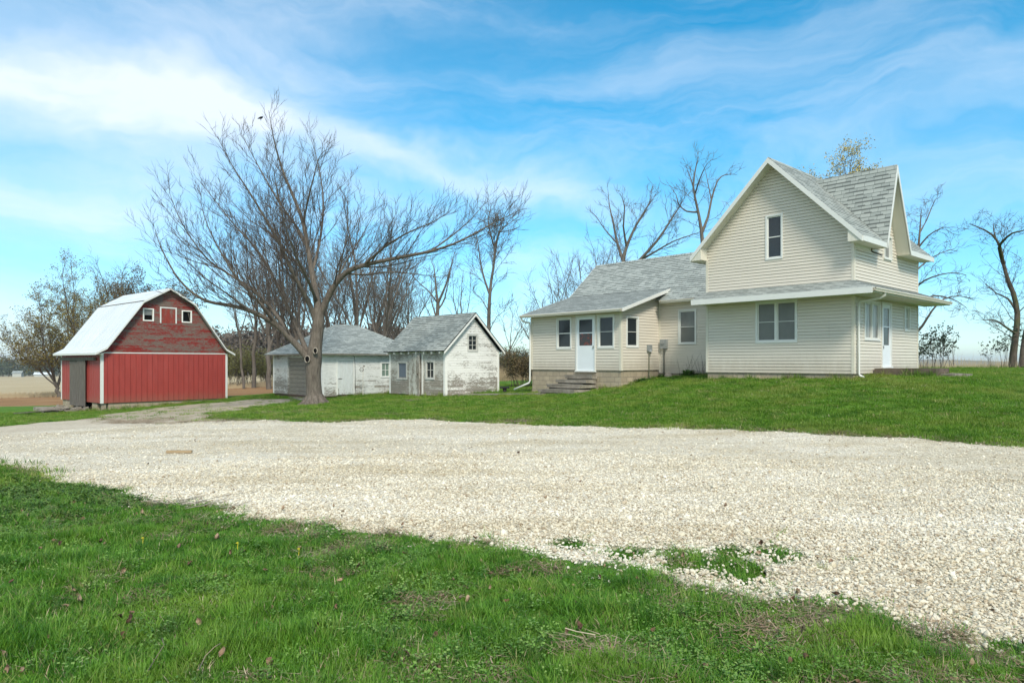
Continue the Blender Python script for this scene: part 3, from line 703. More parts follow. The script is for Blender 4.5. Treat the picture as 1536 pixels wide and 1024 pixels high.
def bare(x, y):
    v = np.zeros(len(x))
    for (px, py, rad, kk) in [(770, 633, .9, .9), (590, 622, .8, .5), (200, 633, 1.3, .9), (430, 800, .35, .7), (490, 830, .3, .7), (1440, 975, .3, .9), (1250, 940, .25, .9), (560, 815, .3, .6), (230, 757, .4, .6), (1030, 900, .4, .7), (1170, 930, .4, .6), (610, 600, .8, .9), (400, 778, .25, .9), (830, 858, .3, .5), (430, 618, 2.0, .45)]:
        gx, gy = ground_at(px, py); v = np.maximum(v, kk * np.clip(1.3 - np.hypot(x - gx, y - gy) / rad, 0, 1))
    return v
def lawn_pts(n, r0, r1, t0, t1, pw, edge=.05, edgeblur=.10):
    x, y = sample(n, r0, r1, t0, t1, pw)
    d = np.minimum(drive_f(x, y), -isl_f(x, y)); k = d < rng.normal(-edge, edgeblur, len(x))
    k &= keep_clear(x, y)
    tr = track_mask(x, y); k &= (tr < rng.normal(-.35, .3, len(x))) | (rng.random(len(x)) < .04)
    k &= rng.random(len(x)) > bare(x, y)
    k &= (y < 43) | (x > -.14 * y)
    return x[k], y[k], d[k]
def place(x, y, smin, smax, zoff=0.0, tilt=.15, flat=1.0, hmod=None):
    n = len(x); z = gz(x, y) + zoff; s = rng.uniform(smin, smax, n); h = s * flat * rng.uniform(.8, 1.2, n)
    if hmod is not None: h = h * hmod
    return np.c_[x, y, z], np.c_[rng.normal(0, tilt, n), rng.normal(0, tilt, n), rng.uniform(0, 6.28, n)], np.c_[s, s, h]
near_t = [src('grass_tuft', tuft(34, .075, .02, .070, .0024, 1.2), MATS['near_blade']) for _ in range(6)] + [src('grass_tuft', tuft(30, .055, .04, .10, .0024, 1.0), MATS['near_blade']) for _ in range(2)] + [src('straw_tuft', tuft(9, .07, .02, .06, .0022, 1.6), MATS['straw'])]
x, y, d = lawn_pts(60000, 2.2, 11, -48, 46, .75, .04, .15)
thin = fbm(x, y, 2.0, 3, 91); kk = rng.random(len(x)) > .5 * np.clip((.46 - thin) / .10, 0, 1); x, y, d = x[kk], y[kk], d[kk]
clump = fbm(x, y, 2.6, 3, 21); hm = .25 + 1.25 * clump + .5 * (fbm(x, y, .6, 2, 22) - .5); hm *= np.clip(1 - .5 * (d > -.15), .5, 1)
P_, R_, S_ = place(x, y, .8, 1.35, -.004, .12, 1.0, hm)
ix = rng.integers(0, 6, len(x)); ix[(clump > .56) & (rng.random(len(x)) < .3)] = 6 + rng.integers(0, 2); ix[rng.random(len(x)) < .05 + .14 * (fbm(x, y, .9, 3, 71) > .60)] = 8
scatter('near_grass', near_t, P_, R_, S_, ix, 'green spring grass of the foreground lawn below the gravel', 'grass')
far_t = [src('lawn_tuft', tuft(60, .17, .025, .065, .0040, .8), MATS['grass_blade']) for _ in range(5)] + [src('straw_tuft', tuft(16, .16, .02, .05, .004, 1.6), MATS['straw'])]
x, y, d = lawn_pts(60000, 10.5, 46, -42, 50, 1.35, .05, .15)
hm = .6 + .9 * fbm(x, y, 1.2, 3, 23); P_, R_, S_ = place(x, y, .9, 1.6, -.004, .08, .85, hm)
ix = rng.integers(0, 5, len(x)); ix[rng.random(len(x)) < np.clip(.05 + (d > -.5) * .12, 0, 1)] = 5
scatter('lawn_grass', far_t, P_, R_, S_, ix, 'short green lawn between the gravel and the buildings', 'grass')
weeds = [src('weed', leafy(16, .05, .038, .006, .03), MATS['weed_leaf']) for _ in range(3)] + [src('clover', leafy(30, .09, .016, .006, .05), MATS['clover_leaf']) for _ in range(3)]
x, y, d = lawn_pts(9000, 2.3, 11, -48, 46, .8)
gx, gy = ground_at(55, 745); cd = np.hypot(x - gx, y - gy); cl_ = (cd < 1.5 + fbm(x, y, 1.5, 2, 8)); pick = fbm(x, y, 1.7, 2, 61)
k = (cl_ & (rng.random(len(x)) < .6)) | ((pick > .60) & (rng.random(len(x)) < .5)) | (rng.random(len(x)) < .10); x, y, cl_ = x[k], y[k], cl_[k]
x2, y2 = gx + rng.normal(0, .9, 2200), gy + rng.normal(0, .8, 2200); k2 = (drive_f(x2, y2) < -.1); x = np.r_[x, x2[k2]]; y = np.r_[y, y2[k2]]; cl_ = np.r_[cl_, np.ones(k2.sum(), bool)]
P_, R_, S_ = place(x, y, .8, 1.5, .015, .2); ix = np.where(cl_, 3 + rng.integers(0, 3, len(x)), rng.integers(0, 3, len(x)))
scatter('lawn_weeds', weeds, P_, R_, S_, ix, 'clover and broad-leaved weeds growing through the foreground lawn', 'weeds')
# stones
def stone():
    import bmesh
    bm = bmesh.new(); bmesh.ops.create_icosphere(bm, subdivisions=1, radius=1)
    sx_, sy_ = random.uniform(.8, 1.3), random.uniform(.6, .95); off = Vector([random.uniform(-9, 9) for _ in range(3)])
    from mathutils import noise as mn
    for v in bm.verts: v.co *= .78 + .45 * mn.noise(v.co * 1.3 + off); v.co.x *= sx_; v.co.y *= sy_; v.co.z *= .55
    me = bpy.data.meshes.new('stone'); bm.to_mesh(me); bm.free(); me.materials.append(MATS['stone']); return bpy.data.objects.new('stone', me)
stones = [stone() for _ in range(9)]
xs, ys = [], []
for n_s, r0, r1, t0, t1, pw in ((84000, 3.4, 12, -44, 44, 1.5), (52000, 6.0, 22, -44, 44, 1.7)):
    x, y = sample(n_s, r0, r1, t0, t1, pw); d = drive_f(x, y); k = d > rng.normal(.02, .07, len(x)); k &= (isl_f(x, y) < .0) | (rng.random(len(x)) < .14); xs.append(x[k]); ys.append(y[k])
x, y = lawn_pts(4200, 3, 9, -40, 44, .8, .0, .25)[:2]; k = drive_f(x, y) > -.45; xs.append(x[k]); ys.append(y[k])
gx, gy = ground_at(385, 777); xs.append(gx + rng.normal(0, .22, 260)); ys.append(gy + rng.normal(0, .10, 260))
x, y = np.concatenate(xs), np.concatenate(ys); n = len(x); z = gz(x, y) + .018; s = rng.lognormal(math.log(.0138), .36, n)
scatter('gravel_stones', stones, np.c_[x, y, z + s * .12], np.c_[rng.normal(0, .35, n), rng.normal(0, .35, n), rng.uniform(0, 6.28, n)], np.c_[s, s, s], rng.integers(0, 9, n), 'loose cream limestone pebbles covering the driveway', 'gravel')
def litter_():
    mb = MB()
    for _ in range(26):
        a = random.uniform(0, 6.28); q = .13 * math.sqrt(random.random()); x_, y_ = q * math.cos(a), q * math.sin(a); d_ = random.uniform(0, 6.28); L = random.uniform(.03, .11); w_ = .003; dx, dy = math.cos(d_), math.sin(d_); z_ = random.uniform(.004, .028)
        mb.poly([(x_ - dy * w_, y_ + dx * w_, z_), (x_ + dy * w_, y_ - dx * w_, z_), (x_ + dx * L, y_ + dy * L, z_ + random.uniform(-.004, .02))], [(0, 0)] * 3)
    return mb
mat('litter', lambda n: n.ramp(orand(n), [(0, (.11, .075, .045)), (.4, (.24, .175, .11)), (.8, (.38, .31, .21)), (1, (.30, .20, .12))]), .9, .1)
x, y = sample(60000, 3, 30, -44, 44, 1.2); d = np.minimum(drive_f(x, y), -isl_f(x, y)); cl2 = fbm(x, y, 1.1, 3, 55)
near_ = np.hypot(x, y) < 12
k = (np.abs(d + .10) < .26 * (cl2 - .34) / .4) & (rng.random(len(x)) < np.where(near_, .10, .7)) & (isl_f(x, y) < -.5) & keep_clear(x, y); bb = bare(x, y); k |= (bb > .3) & (rng.random(len(x)) < np.where(near_, .16, .5)) & (d < .05)
k |= (d < -.1) & (np.hypot(x, y) < 9) & (fbm(x, y, 1.7, 3, 57) > .60) & (rng.random(len(x)) < .16)
k |= (track_mask(x, y) > -.4) & (track_mask(x, y) < .4) & (rng.random(len(x)) < .25)
x, y = x[k], y[k]; P_, R_, S_ = place(x, y, .7, 1.4, .012, .08)
scatter('straw_litter', [src('litter', litter_(), MATS['litter']) for _ in range(5)], P_, R_, S_, rng.integers(0, 5, len(x)), 'matted dead grass and straw along the ragged edges of the gravel', 'litter')
# dead leaves, small twigs
def dleaf():
    mb = MB(); L = random.uniform(.05, .09); wv = L * random.uniform(.25, .4); c = random.uniform(.3, 1.1); pts = []
    for i in range(6):
        t = i / 5; w_ = wv * math.sin(math.pi * min(.97, t * .93 + .04)) ** .7; zc = c * L * (t - .5) ** 2 * 1.6; e = w_ * random.uniform(.5, 1.1)
        jj = lambda: random.uniform(-.16, .16) * L * .7
        pts.append(((L * t + jj() * .5, -w_ + jj() * .5, zc + e + jj()), (L * t, jj() * .3, zc + jj() * .4), (L * t + jj() * .5, w_ + jj() * .5, zc + e * .8 + jj())))
    for i in range(5):
        for j in range(2): mb.poly([pts[i][j], pts[i][j + 1], pts[i + 1][j + 1], pts[i + 1][j]], [(0, 0)] * 4, smooth=True)
    return mb
lv = [src('dead_leaf', dleaf(), MATS['dead_leaf']) for _ in range(6)]
x, y = lawn_pts(650, 2.4, 10, -46, 44, .7, .0, .2)[:2]; x = np.r_[x, sample(60, 4, 16, -38, 40, 1)[0]]; y = np.r_[y, sample(60, 4, 16, -38, 40, 1)[1]]
P_, R_, S_ = place(x, y, .25, .75, .03, .9); R_[:, 0] += 0
scatter('dead_leaves', lv, P_, R_, S_, rng.integers(0, 6, len(x)), 'curled brown dead leaves scattered over the foreground grass', 'leaves')
def twig_():
    mb = MB(); p = Vector((0, 0, 0)); a = 0; path = [p.copy()]
    for i in range(5): a += random.uniform(-.5, .5); p = p + Vector((math.cos(a), math.sin(a), random.uniform(-.1, .12))) * .035; path.append(p.copy())
    mb.tube(path, [.0024, .0022, .002, .0018, .0014, .0008], 5); return mb
tw = [src('twig', twig_(), MATS['straw']) for _ in range(4)]
x, y = lawn_pts(110, 2.4, 9, -46, 44, .6, .0, .2)[:2]; P_, R_, S_ = place(x, y, .3, 1.1, .035, .25)
scatter('fallen_twigs', tw, P_, R_, S_, rng.integers(0, 4, len(x)), 'small pale fallen twigs and stalks in the foreground grass', 'twigs')
# taller tufts and litter against the foundations
ex, ey = [], []
for Fn, segs in ((HW, [((-.12, 0), (-.12, 5)), ((0, -.12), (1.4, -.12)), ((2.15, 5), (2.15, 8.5)), ((-.1, 8.5), (2.2, 8.5)), ((-.36, 8.7), (-.36, 9.7)), ((-.36, 12), (-.36, 13.8)), ((1.4, -1.92), (2.7, -1.92)), ((1.3, -.2), (1.3, -1.8))]), (SW, [((-.12, 0), (-.12, 4.4)), ((0, -.12), (3.3, -.12))]), (GW, [((0, -.15), (6.2, -.15)), ((-.12, 3.9), (-.12, 5.6))]), (BW, [((0, -.12), (6.9, -.12)), ((-.12, 0), (-.12, 1.6))])):
    for (a0, b0_), (a1, b1_) in segs:
        L = math.hypot(a1 - a0, b1_ - b0_); n_w = int(L * 26); t = rng.random(n_w); px__ = a0 + (a1 - a0) * t + rng.normal(0, .05, n_w); py__ = b0_ + (b1_ - b0_) * t + rng.normal(0, .05, n_w)
        q = [Fn(u_, v_) for u_, v_ in zip(px__, py__)]; ex += [p[0] for p in q]; ey += [p[1] for p in q]
x, y = np.array(ex), np.array(ey); k = fbm(x, y, 1.6, 2, 66) > rng.random(len(x)) * .8; x, y = x[k], y[k]
P_, R_, S_ = place(x, y, .5, 1.5, -.02, .15, 1.0, .5 + 1.6 * fbm(x, y, 1.2, 2, 67))
scatter('foundation_weeds', [src('tall_tuft', tuft(26, .10, .05, .15, .0045, .9), MATS['grass_blade']) for _ in range(3)] + [src('dry_tuft', tuft(18, .10, .04, .16, .004, 1.2), MATS['straw'])], P_, R_, S_, np.where(rng.random(len(x)) < .3, 3, rng.integers(0, 3, len(x))), 'uncut grass and dry weeds along the feet of the building walls', 'weeds')
# yellow dandelions
def dand():
    mb = MB(); mb.tube([(0, 0, 0), (.004, 0, .05)], .0015, 4)
    for r_, zz in ((.012, .052), (.008, .056)):
        for i in range(10):
            a = i * .628; mb.poly([(0, 0, zz), (r_ * math.cos(a - .2), r_ * math.sin(a - .2), zz + .003), (r_ * 1.1 * math.cos(a), r_ * 1.1 * math.sin(a), zz), (r_ * math.cos(a + .2), r_ * math.sin(a + .2), zz + .003)], [(0, 0)] * 4)
    return mb
for px, py in [(214, 823), (356, 833), (448, 840)]:
    gx, gy = ground_at(px, py); me_o = src('dandelion', dand(), MATS['flower']); COL.objects.link(me_o); me_o.location = (gx, gy, g1(gx, gy) + .04)
    tag(me_o, 'tiny yellow dandelion in bloom in the foreground grass', 'flower', 'yellow dandelions in the foreground lawn')

# ------------------------------------------------------------------ building parts
class Bld:
    """a building: an Empty at its base corner; parts are given in its own frame with world heights"""
    def __init__(s, name, fr, base, label, cat):
        o, a, _ = fr; s.b = base; s.root = empty(name, (o[0], o[1], base), a, label, cat)
    def part(s, mb, name, mats, parent=None, label=None):
        b = s.b; mb.v = [(p[0], p[1], p[2] - b) for p in mb.v]
        ob = mb.build(name, mats, parent or s.root)
        if label: ob['label'] = label
        return ob
XF = ((0, 1, 0), (-1, 0, 0)); YF = ((1, 0, 0), (0, -1, 0)); YB = ((1, 0, 0), (0, 1, 0)); XB = ((0, 1, 0), (1, 0, 0))   # (U, N) of a wall plane
def wb(mb, face, off, u0, u1, v0, v1, n0, n1, m=0):          # a box on a wall plane: off = its position along the axis of N
    U, N = V3(face[0]), V3(face[1]); O = Vector((off if N.x else 0, off if N.y else 0, 0)); Z = Vector((0, 0, 1))
    A = O + U * u0 + N * n0 + Z * v0
    mb.hexa([A, A + U * (u1 - u0), A + U * (u1 - u0) + N * (n1 - n0), A + N * (n1 - n0)] + [q + Z * (v1 - v0) for q in (A, A + U * (u1 - u0), A + U * (u1 - u0) + N * (n1 - n0), A + N * (n1 - n0))], m)
def wall(mb, face, off, poly, e, lip, holes=(), v0=None, m=0, wob=0.0, groove=None):
    U, N = face; O = (off if N[0] else 0, off if N[1] else 0, 0)
    strips(mb, poly, O, U, (0, 0, 1), N, e, lip, v0, holes, m, wob, (.0155 if lip > .012 else .009) if groove is None else groove)
def window(B_, face, off, u0, u1, v0, v1, glass_='dark_glass', fm='white_trim', cols=1, rows=2, fw=.055, sash=.035, parts=1, deep=.03, sill=False, glasses=None, rail=.03):
    """outer rectangle u0..u1, v0..v1; parts side by side, each with sash, rails and a pane"""
    mb = MB()
    wb(mb, face, off, u0, u1, v1 - fw, v1, -.05, deep); wb(mb, face, off, u0, u1, v0, v0 + fw, -.05, deep + (.02 if sill else 0))
    wb(mb, face, off, u0, u0 + fw, v0 + fw, v1 - fw, -.05, deep); wb(mb, face, off, u1 - fw, u1, v0 + fw, v1 - fw, -.05, deep)
    wd = (u1 - u0 - fw) / parts
    for i in range(1, parts): wb(mb, face, off, u0 + wd * i, u0 + wd * i + fw, v0 + fw, v1 - fw, -.05, deep - .002)
    wo_ = B_.part(mb, 'window', MATS[fm])
    for i in range(parts):
        a, b = u0 + wd * i + fw, u0 + wd * (i + 1); c, d = v0 + fw, v1 - fw
        mb = MB(); s_ = sash
        wb(mb, face, off, a, b, d - s_, d, -.045, -.004); wb(mb, face, off, a, b, c, c + s_, -.045, -.004)
        wb(mb, face, off, a, a + s_, c + s_, d - s_, -.045, -.004); wb(mb, face, off, b - s_, b, c + s_, d - s_, -.045, -.004)
        for k in range(1, rows): zz = c + (d - c) * k / rows; wb(mb, face, off, a + s_, b - s_, zz - rail / 2, zz + rail / 2, -.045, -.006)
        for k in range(1, cols): uu = a + (b - a) * k / cols; wb(mb, face, off, uu - rail / 2, uu + rail / 2, c + s_, d - s_, -.045, -.008)
        B_.part(mb, 'sash', MATS[fm], wo_)
        mb = MB(); wb(mb, face, off, a + .004, b - .004, c + .004, d - .004, -.042, -.028)
        B_.part(mb, 'pane', MATS[(glasses or [glass_] * parts)[i]], wo_)
    return wo_, (u0 + .03, u1 - .03, v0 + .03, v1 - .03)
def slope(mb, A, Bp, C_, D, e=.143, lip=.007, m=0, poly=None):
    """shingled slope: A-B eave, C above B and D above A at the top (a planar quad; poly overrides in (u,v))"""
    A, Bp, C_, D = map(V3, (A, Bp, C_, D)); U = (Bp - A).normalized(); N = U.cross(D - A).normalized()
    if N.z < 0: N = -N
    Vv = N.cross(U) if N.cross(U).z > 0 else U.cross(N)
    pts = poly or [((p - A).dot(U), (p - A).dot(Vv)) for p in (A, Bp, C_, D)]
    strips(mb, pts, A, U, Vv, N, e, lip, 0, (), m)
    return A, U, Vv

# ------------------------------------------------------------------ farmhouse
H = Bld('farmhouse', (HO, HA, HW), 0.3, 'cream sided farmhouse with a steep gable, low wing and enclosed porch', 'house')
a, b = 5.0, 5.7
mb = MB(); zs = 1.25
hole_up = (2.24, 2.75, 5.0, 6.39); hole_tw = (1.76, 3.10, 2.27, 3.57)
wall(mb, XF, 0, [(0, zs), (a, zs), (a, 3.62), (0, 3.62)], .101, .013, [hole_tw])
wall(mb, XF, 0, [(0, 4.02), (a, 4.02), (a, 5.62), (a / 2, 8.1), (0, 5.62)], .101, .013, [hole_up], 3.98)
H.part(mb, 'gable_wall', MATS['vinyl_siding'])
mb = MB()
wall(mb, YF, 0, [(0, zs), (b, zs), (b, 3.62), (0, 3.62)], .101, .013, [(.80, 2.01, 2.31, 3.47), (2.21, 3.04, 1.40, 3.5), (4.33, 4.80, 2.70, 3.50)])
wall(mb, YF, 0, [(0, 4.02), (b, 4.02), (b, 5.22), (0, 5.22)], .101, .013, [(2.40, 3.0, 4.98, 5.7), (.1, 1.30, 5.06, 5.22)], 3.98)
wall(mb, YF, 0, [(1.5, 5.22), (3.6, 5.22), (2.36, 7.75)], .101, .013, [(2.40, 3.0, 4.98, 5.7)], 3.98)
H.part(mb, 'side_wall', MATS['vinyl_siding'])
mb = MB(); wb(mb, YF, 0, .08, 1.32, 5.04, 5.22, -.02, .003); H.part(mb, 'bare_sheathing', MATS['white_trim'], label='bare white sheathing where a strip of siding is missing under the eave')
mb = MB(); mb.tube([(1.34, -.02, 5.16), (1.36, -.02, 5.06), (2.25, -.02, 5.04)], .014, 5); H.part(mb, 'torn_siding_edge', MATS['black_felt'])
mb = MB(); wall(mb, YB, a, [(0, zs), (b, zs), (b, 5.5), (0, 5.5)], .101, .013); wall(mb, XB, b, [(0, zs), (a, zs), (a, 5.62), (a / 2, 8.1), (0, 5.62)], .101, .013); H.part(mb, 'rear_wall', MATS['vinyl_siding'])
def trims(B_, name, m_, specs, parent=None):      # each corner board its own part; an L-shaped corner is one part
    for sp_ in specs:
        mb = MB()
        for q_ in sp_: wb(mb, *q_)
        B_.part(mb, name, MATS[m_], parent)
for za_, zb_ in ((zs, 3.60), (4.05, 5.20)):
    trims(H, 'corner_trim', 'cream_trim', [[(XF, 0, -.016, .07, za_, zb_, .0, .020), (YF, 0, .0, .07, za_, zb_, .0, .020)], [(XF, 0, a - .07, a + .014, za_, zb_, .0, .020)], [(YF, 0, b - .07, b + .014, za_, zb_, .0, .020)]])
mb = MB(); mb.box(.03, .03, .6, b - .03, a - .03, zs - .006); H.part(mb, 'foundation', MATS['concrete_block'])
# main roof
ez, rz = 5.30, 8.20; ov = .4; x0, x1 = -.42, b + .35
xa, xc, xb = 1.5, 2.36, 3.62; cz = 7.87; yj = 2.17
mb = MB(); k2 = math.sqrt(2); vt = (a / 2 + ov) * k2; vj = (yj + ov) * k2
A0 = (0, -ov, ez)
slope(mb, A0, (1, -ov, ez), (1, a / 2, rz), (0, a / 2, rz), poly=[(x0, 0), (xa, 0), (xc, vj), (xc, vt), (x0, vt)])
slope(mb, A0, (1, -ov, ez), (1, a / 2, rz), (0, a / 2, rz), poly=[(xb, 0), (x1, 0), (x1, vt), (xc, vt), (xc, vj)])
slope(mb, (x0, a + ov, ez), (x1, a + ov, ez), (x1, a / 2, rz), (x0, a / 2, rz))
slope(mb, (xa, -ov - .02, ez), (xa, 2.2, ez), (xc, 2.2, cz), (xc, -ov - .02, cz), poly=[(0, 0), (yj + ov + .02, math.hypot(xc - xa, cz - ez)), (0, math.hypot(xc - xa, cz - ez))])
slope(mb, (xb, -ov - .02, ez), (xb, 2.2, ez), (xc, 2.2, cz), (xc, -ov - .02, cz), poly=[(0, 0), (yj + ov + .02, math.hypot(xb - xc, cz - ez)), (0, math.hypot(xb - xc, cz - ez))])
rf = H.part(mb, 'roof', MATS['asphalt_shingle'])
mb = MB(); mb.beam((x0, a / 2 - .11, rz - .10), (x1, a / 2 - .11, rz - .10), (0, .11, .115), (0, 0, .014)); mb.beam((x0, a / 2 + .11, rz - .10), (x1, a / 2 + .11, rz - .10), (0, -.11, .115), (0, 0, .014))
mb.beam((xc - .05, -ov - .02, cz - .12), (xc - .05, yj, cz - .12), (.05, 0, .145), (0, 0, .012)); mb.beam((xc + .06, -ov - .02, cz - .12), (xc + .06, yj, cz - .12), (-.06, 0, .145), (0, 0, .012))
H.part(mb, 'ridge_cap', MATS['asphalt_shingle'], rf)
t_ = .11
mb = MB()   # underside and fascia boards
for y0_, y1_ in ((-ov, a / 2), (a + ov, a / 2)):
    for xx0, xx1 in ((x0, 0.0), (b, x1)):
        mb.hexa([(xx0, y0_, ez - t_), (xx1, y0_, ez - t_), (xx1, y1_, rz - t_), (xx0, y1_, rz - t_), (xx0, y0_, ez - .004), (xx1, y0_, ez - .004), (xx1, y1_, rz - .004), (xx0, y1_, rz - .004)])
mb.box(x0, -ov, ez - .13, xa + .1, -.0, ez - .12); mb.box(xb - .1, -ov, ez - .13, x1, -.0, ez - .12); mb.box(x0, a, ez - .13, x1, a + ov, ez - .12)
for ya, yb2 in ((-ov, .02), (a + ov, a - .02)):
    for xx in (x0 + .002, x1 - .022): mb.poly([(xx, ya, ez - .12), (xx, yb2, ez - .12), (xx, yb2, ez + ov - .08)]); mb.poly([(xx + .02, ya, ez - .12), (xx + .02, yb2, ez - .12), (xx + .02, yb2, ez + ov - .08)])
    mb.poly([(x0 + .004, yb2, ez - .12), (0, yb2, ez - .12), (0, yb2, ez + ov - .1), (x0 + .004, yb2, ez + ov - .1)])
# soffits of the cross gable
for xe in (xa, xb):
    mb.hexa([(xe, -ov, ez - .16), (xe, -.002, ez - .16), (xc, -.002, cz - .16), (xc, -ov, cz - .16), (xe, -ov, ez - .01), (xe, -.002, ez - .01), (xc, -.002, cz - .01), (xc, -ov, cz - .01)])
H.part(mb, 'soffit', MATS['soffit'])
mb = MB()
rh = .17
for y0_, y1_ in ((-ov, a / 2), (a + ov, a / 2)):
    for xx in (x0 - .025, x1):
        mb.hexa([(xx, y0_, ez - rh), (xx + .025, y0_, ez - rh), (xx + .025, y1_, rz - rh), (xx, y1_, rz - rh), (xx, y0_, ez + .003), (xx + .025, y0_, ez + .003), (xx + .025, y1_, rz + .003), (xx, y1_, rz + .003)])
mb.box(x0, -ov - .022, ez - .15, xa - .02, -ov, ez + .002); mb.box(xb + .02, -ov - .022, ez - .15, x1, -ov, ez + .002); mb.box(x0, a + ov, ez - .15, x1, a + ov + .022, ez + .002)
for xe, s_ in ((xa, 1), (xb, -1)):
    mb.hexa([(xe, -ov - .045, ez - .17), (xe, -ov - .02, ez - .17), (xc, -ov - .02, cz - .26), (xc, -ov - .045, cz - .26), (xe, -ov - .045, ez + .004), (xe, -ov - .02, ez + .004), (xc, -ov - .02, cz + .004), (xc, -ov - .045, cz + .004)])
H.part(mb, 'rake_board', MATS['white_trim'])
# skirt roof round the ground floor
q = .78; sz, wz = 3.75, 4.07; xe_ = 6.4
mb = MB()
slope(mb, (-q, -q, sz), (-q, 5.12, sz), (0, 5.12, wz), (0, 0, wz))
slope(mb, (-q, -q, sz), (xe_, -q, sz), (b, 0, wz), (0, 0, wz))
slope(mb, (xe_, -q, sz), (xe_, 4.9, sz), (b, 4.9, wz), (b, 0, wz))
sk = H.part(mb, 'skirt_roof', MATS['asphalt_shingle'])
mb = MB(); mb.slab([(-q, -q, 3.63), (-q, 5.1, 3.63), (0, 5.1, 3.63), (0, -q, 3.63)], .02); mb.slab([(0, -q, 3.629), (0, 0, 3.629), (xe_, 0, 3.629), (xe_, -q, 3.629)], .02)
H.part(mb, 'skirt_soffit', MATS['soffit'], sk)
mb = MB(); mb.box(-q - .025, -q - .025, 3.575, -q, 5.12, sz + .002); mb.box(-q, -q - .025, 3.60, xe_ + .02, -q, sz + .001); mb.box(-q, 5.12, 3.60, 0, 5.14, 3.76); H.part(mb, 'skirt_fascia', MATS['white_trim'], sk)
def gutter(mb, A, Bp, out, w_=.10, h=.10):
    A, Bp, out = V3(A), V3(Bp), V3(out); Z = Vector((0, 0, 1))
    mb.beam(A, Bp, out * w_ * .75, Z * .006); mb.beam(A + out * w_ * .72, Bp + out * w_ * .72, out * .012 + Z * h * .6, Z * .03); mb.beam(A + out * w_ * .74 + Z * h * .62, Bp + out * w_ * .74 + Z * h * .62, out * w_ * .28, Z * .03)
    for P in (A, Bp): mb.hexa([P, P + out * .005, P + out * w_ * .75, P + out * w_ * .74] + [p + Z * h for p in (P, P + out * .005, P + out * w_, P + out * w_ * .99)])
    mb.beam(A, Bp, out * .006, Z * h)
mb = MB(); gutter(mb, (-q, -q - .027, 3.63), (xe_, -q - .027, 3.63), (0, -1, 0)); gt = H.part(mb, 'gutter', MATS['cream_trim'], sk)
mb = MB(); mb.tube([(.02, -q - .08, 3.63), (.02, -q - .08, 3.56), (.02, -q + .05, 3.47), (.13, -.16, 3.42), (.17, -.08, 3.36), (.17, -.07, 3.2), (.17, -.07, 1.25), (.17, -.10, 1.2), (.17, -.22, 1.14)], .038, 8); H.part(mb, 'downspout', MATS['white_trim'])
window(H, XF, 0, 2.20, 2.79, 4.96, 6.43)
window(H, XF, 0, 1.72, 3.14, 2.23, 3.61, parts=2, glasses=['screen_glass', 'screen_glass'], rows=2, fw=.065, rail=.02)
window(H, YF, 0, .76, 2.05, 2.27, 3.51, parts=2, rows=1, glass_='sheer_curtain', fw=.06)
window(H, YF, 0, 4.28, 4.84, 2.66, 3.53, rows=2, glass_='pale_blind')
window(H, YF, 0, 2.36, 3.04, 4.94, 5.72, rows=1, glass_='blind_glass', deep=.05)
def door(B_, face, off, u0, u1, v0, v1, top, low, mid, split, sash_rows=2):
    mb = MB()
    for (p, q_, r_, s_) in ((u0, u1, v1 - .07, v1), (u0, u0 + .07, v0 + .03, v1 - .07), (u1 - .07, u1, v0 + .03, v1 - .07)): wb(mb, face, off, p, q_, r_, s_, -.06, .035)
    wb(mb, face, off, u0 - .02, u1 + .02, v0 - .02, v0 + .03, -.06, .07)
    dr = B_.part(mb, 'door', MATS['white_trim'])
    a_, b_ = u0 + .07, u1 - .07; mb = MB(); h = .11
    wb(mb, face, off, a_, b_, v0 + .03, split, -.035, .012); wb(mb, face, off, a_, a_ + h, split, v1 - .07, -.035, .012); wb(mb, face, off, b_ - h, b_, split, v1 - .07, -.035, .012)
    wb(mb, face, off, a_ + h, b_ - h, v1 - .19, v1 - .07, -.035, .012); wb(mb, face, off, a_ + h, b_ - h, mid - .02, mid + .02, -.035, .011)
    B_.part(mb, 'door_leaf', MATS['white_door'], dr)
    mb = MB(); wb(mb, face, off, a_ + h, b_ - h, mid + .02, v1 - .19, -.03, -.012); B_.part(mb, 'upper_pane', MATS[top], dr)
    mb = MB(); wb(mb, face, off, a_ + h, b_ - h, split, mid - .02, -.03, -.012); B_.part(mb, 'lower_pane', MATS[low], dr)
    mb = MB(); wb(mb, face, off, a_ + .03, a_ + .06, split - .12, split - .02, .012, .05); B_.part(mb, 'handle', MATS['grey_box'], dr)
door(H, YF, 0, 2.19, 3.06, 1.42, 3.54, 'lace_curtain', 'dark_glass', 2.75, 2.15)
# wing
mb = MB(); wx = 2.3; wze = 4.12
wall(mb, XF, wx, [(a, 1.15), (8.65, 1.15), (8.65, wze), (a, wze)], .115, .013, [(6.90, 7.66, 2.35, 3.68)])
wall(mb, YB, 13.7, [(wx, 1.28), (6.9, 1.28), (6.9, wze), (4.6, 6.25), (wx, wze)], .115, .013); wall(mb, XB, 6.9, [(a, 1.15), (13.7, 1.15), (13.7, wze), (a, wze)], .115, .013)
H.part(mb, 'wing_wall', MATS['vinyl_siding'])
trims(H, 'wing_corner_trim', 'cream_trim', [[(XF, wx, 8.57, 8.64, 1.16, wze - .02, .0, .02)]])
mb = MB(); mb.box(wx + .03, a, .5, 6.87, 13.67, 1.145); H.part(mb, 'wing_foundation', MATS['concrete_block'])
wsl = (6.38 - 4.12) / 2.62
mb = MB(); slope(mb, (1.98, 4.3, 4.12), (1.98, 14.0, 4.12), (4.6, 14.0, 6.38), (4.6, 4.3, 6.38)); slope(mb, (7.22, 4.3, 4.12), (7.22, 14.0, 4.12), (4.6, 14.0, 6.38), (4.6, 4.3, 6.38))
wr = H.part(mb, 'wing_roof', MATS['asphalt_shingle'])
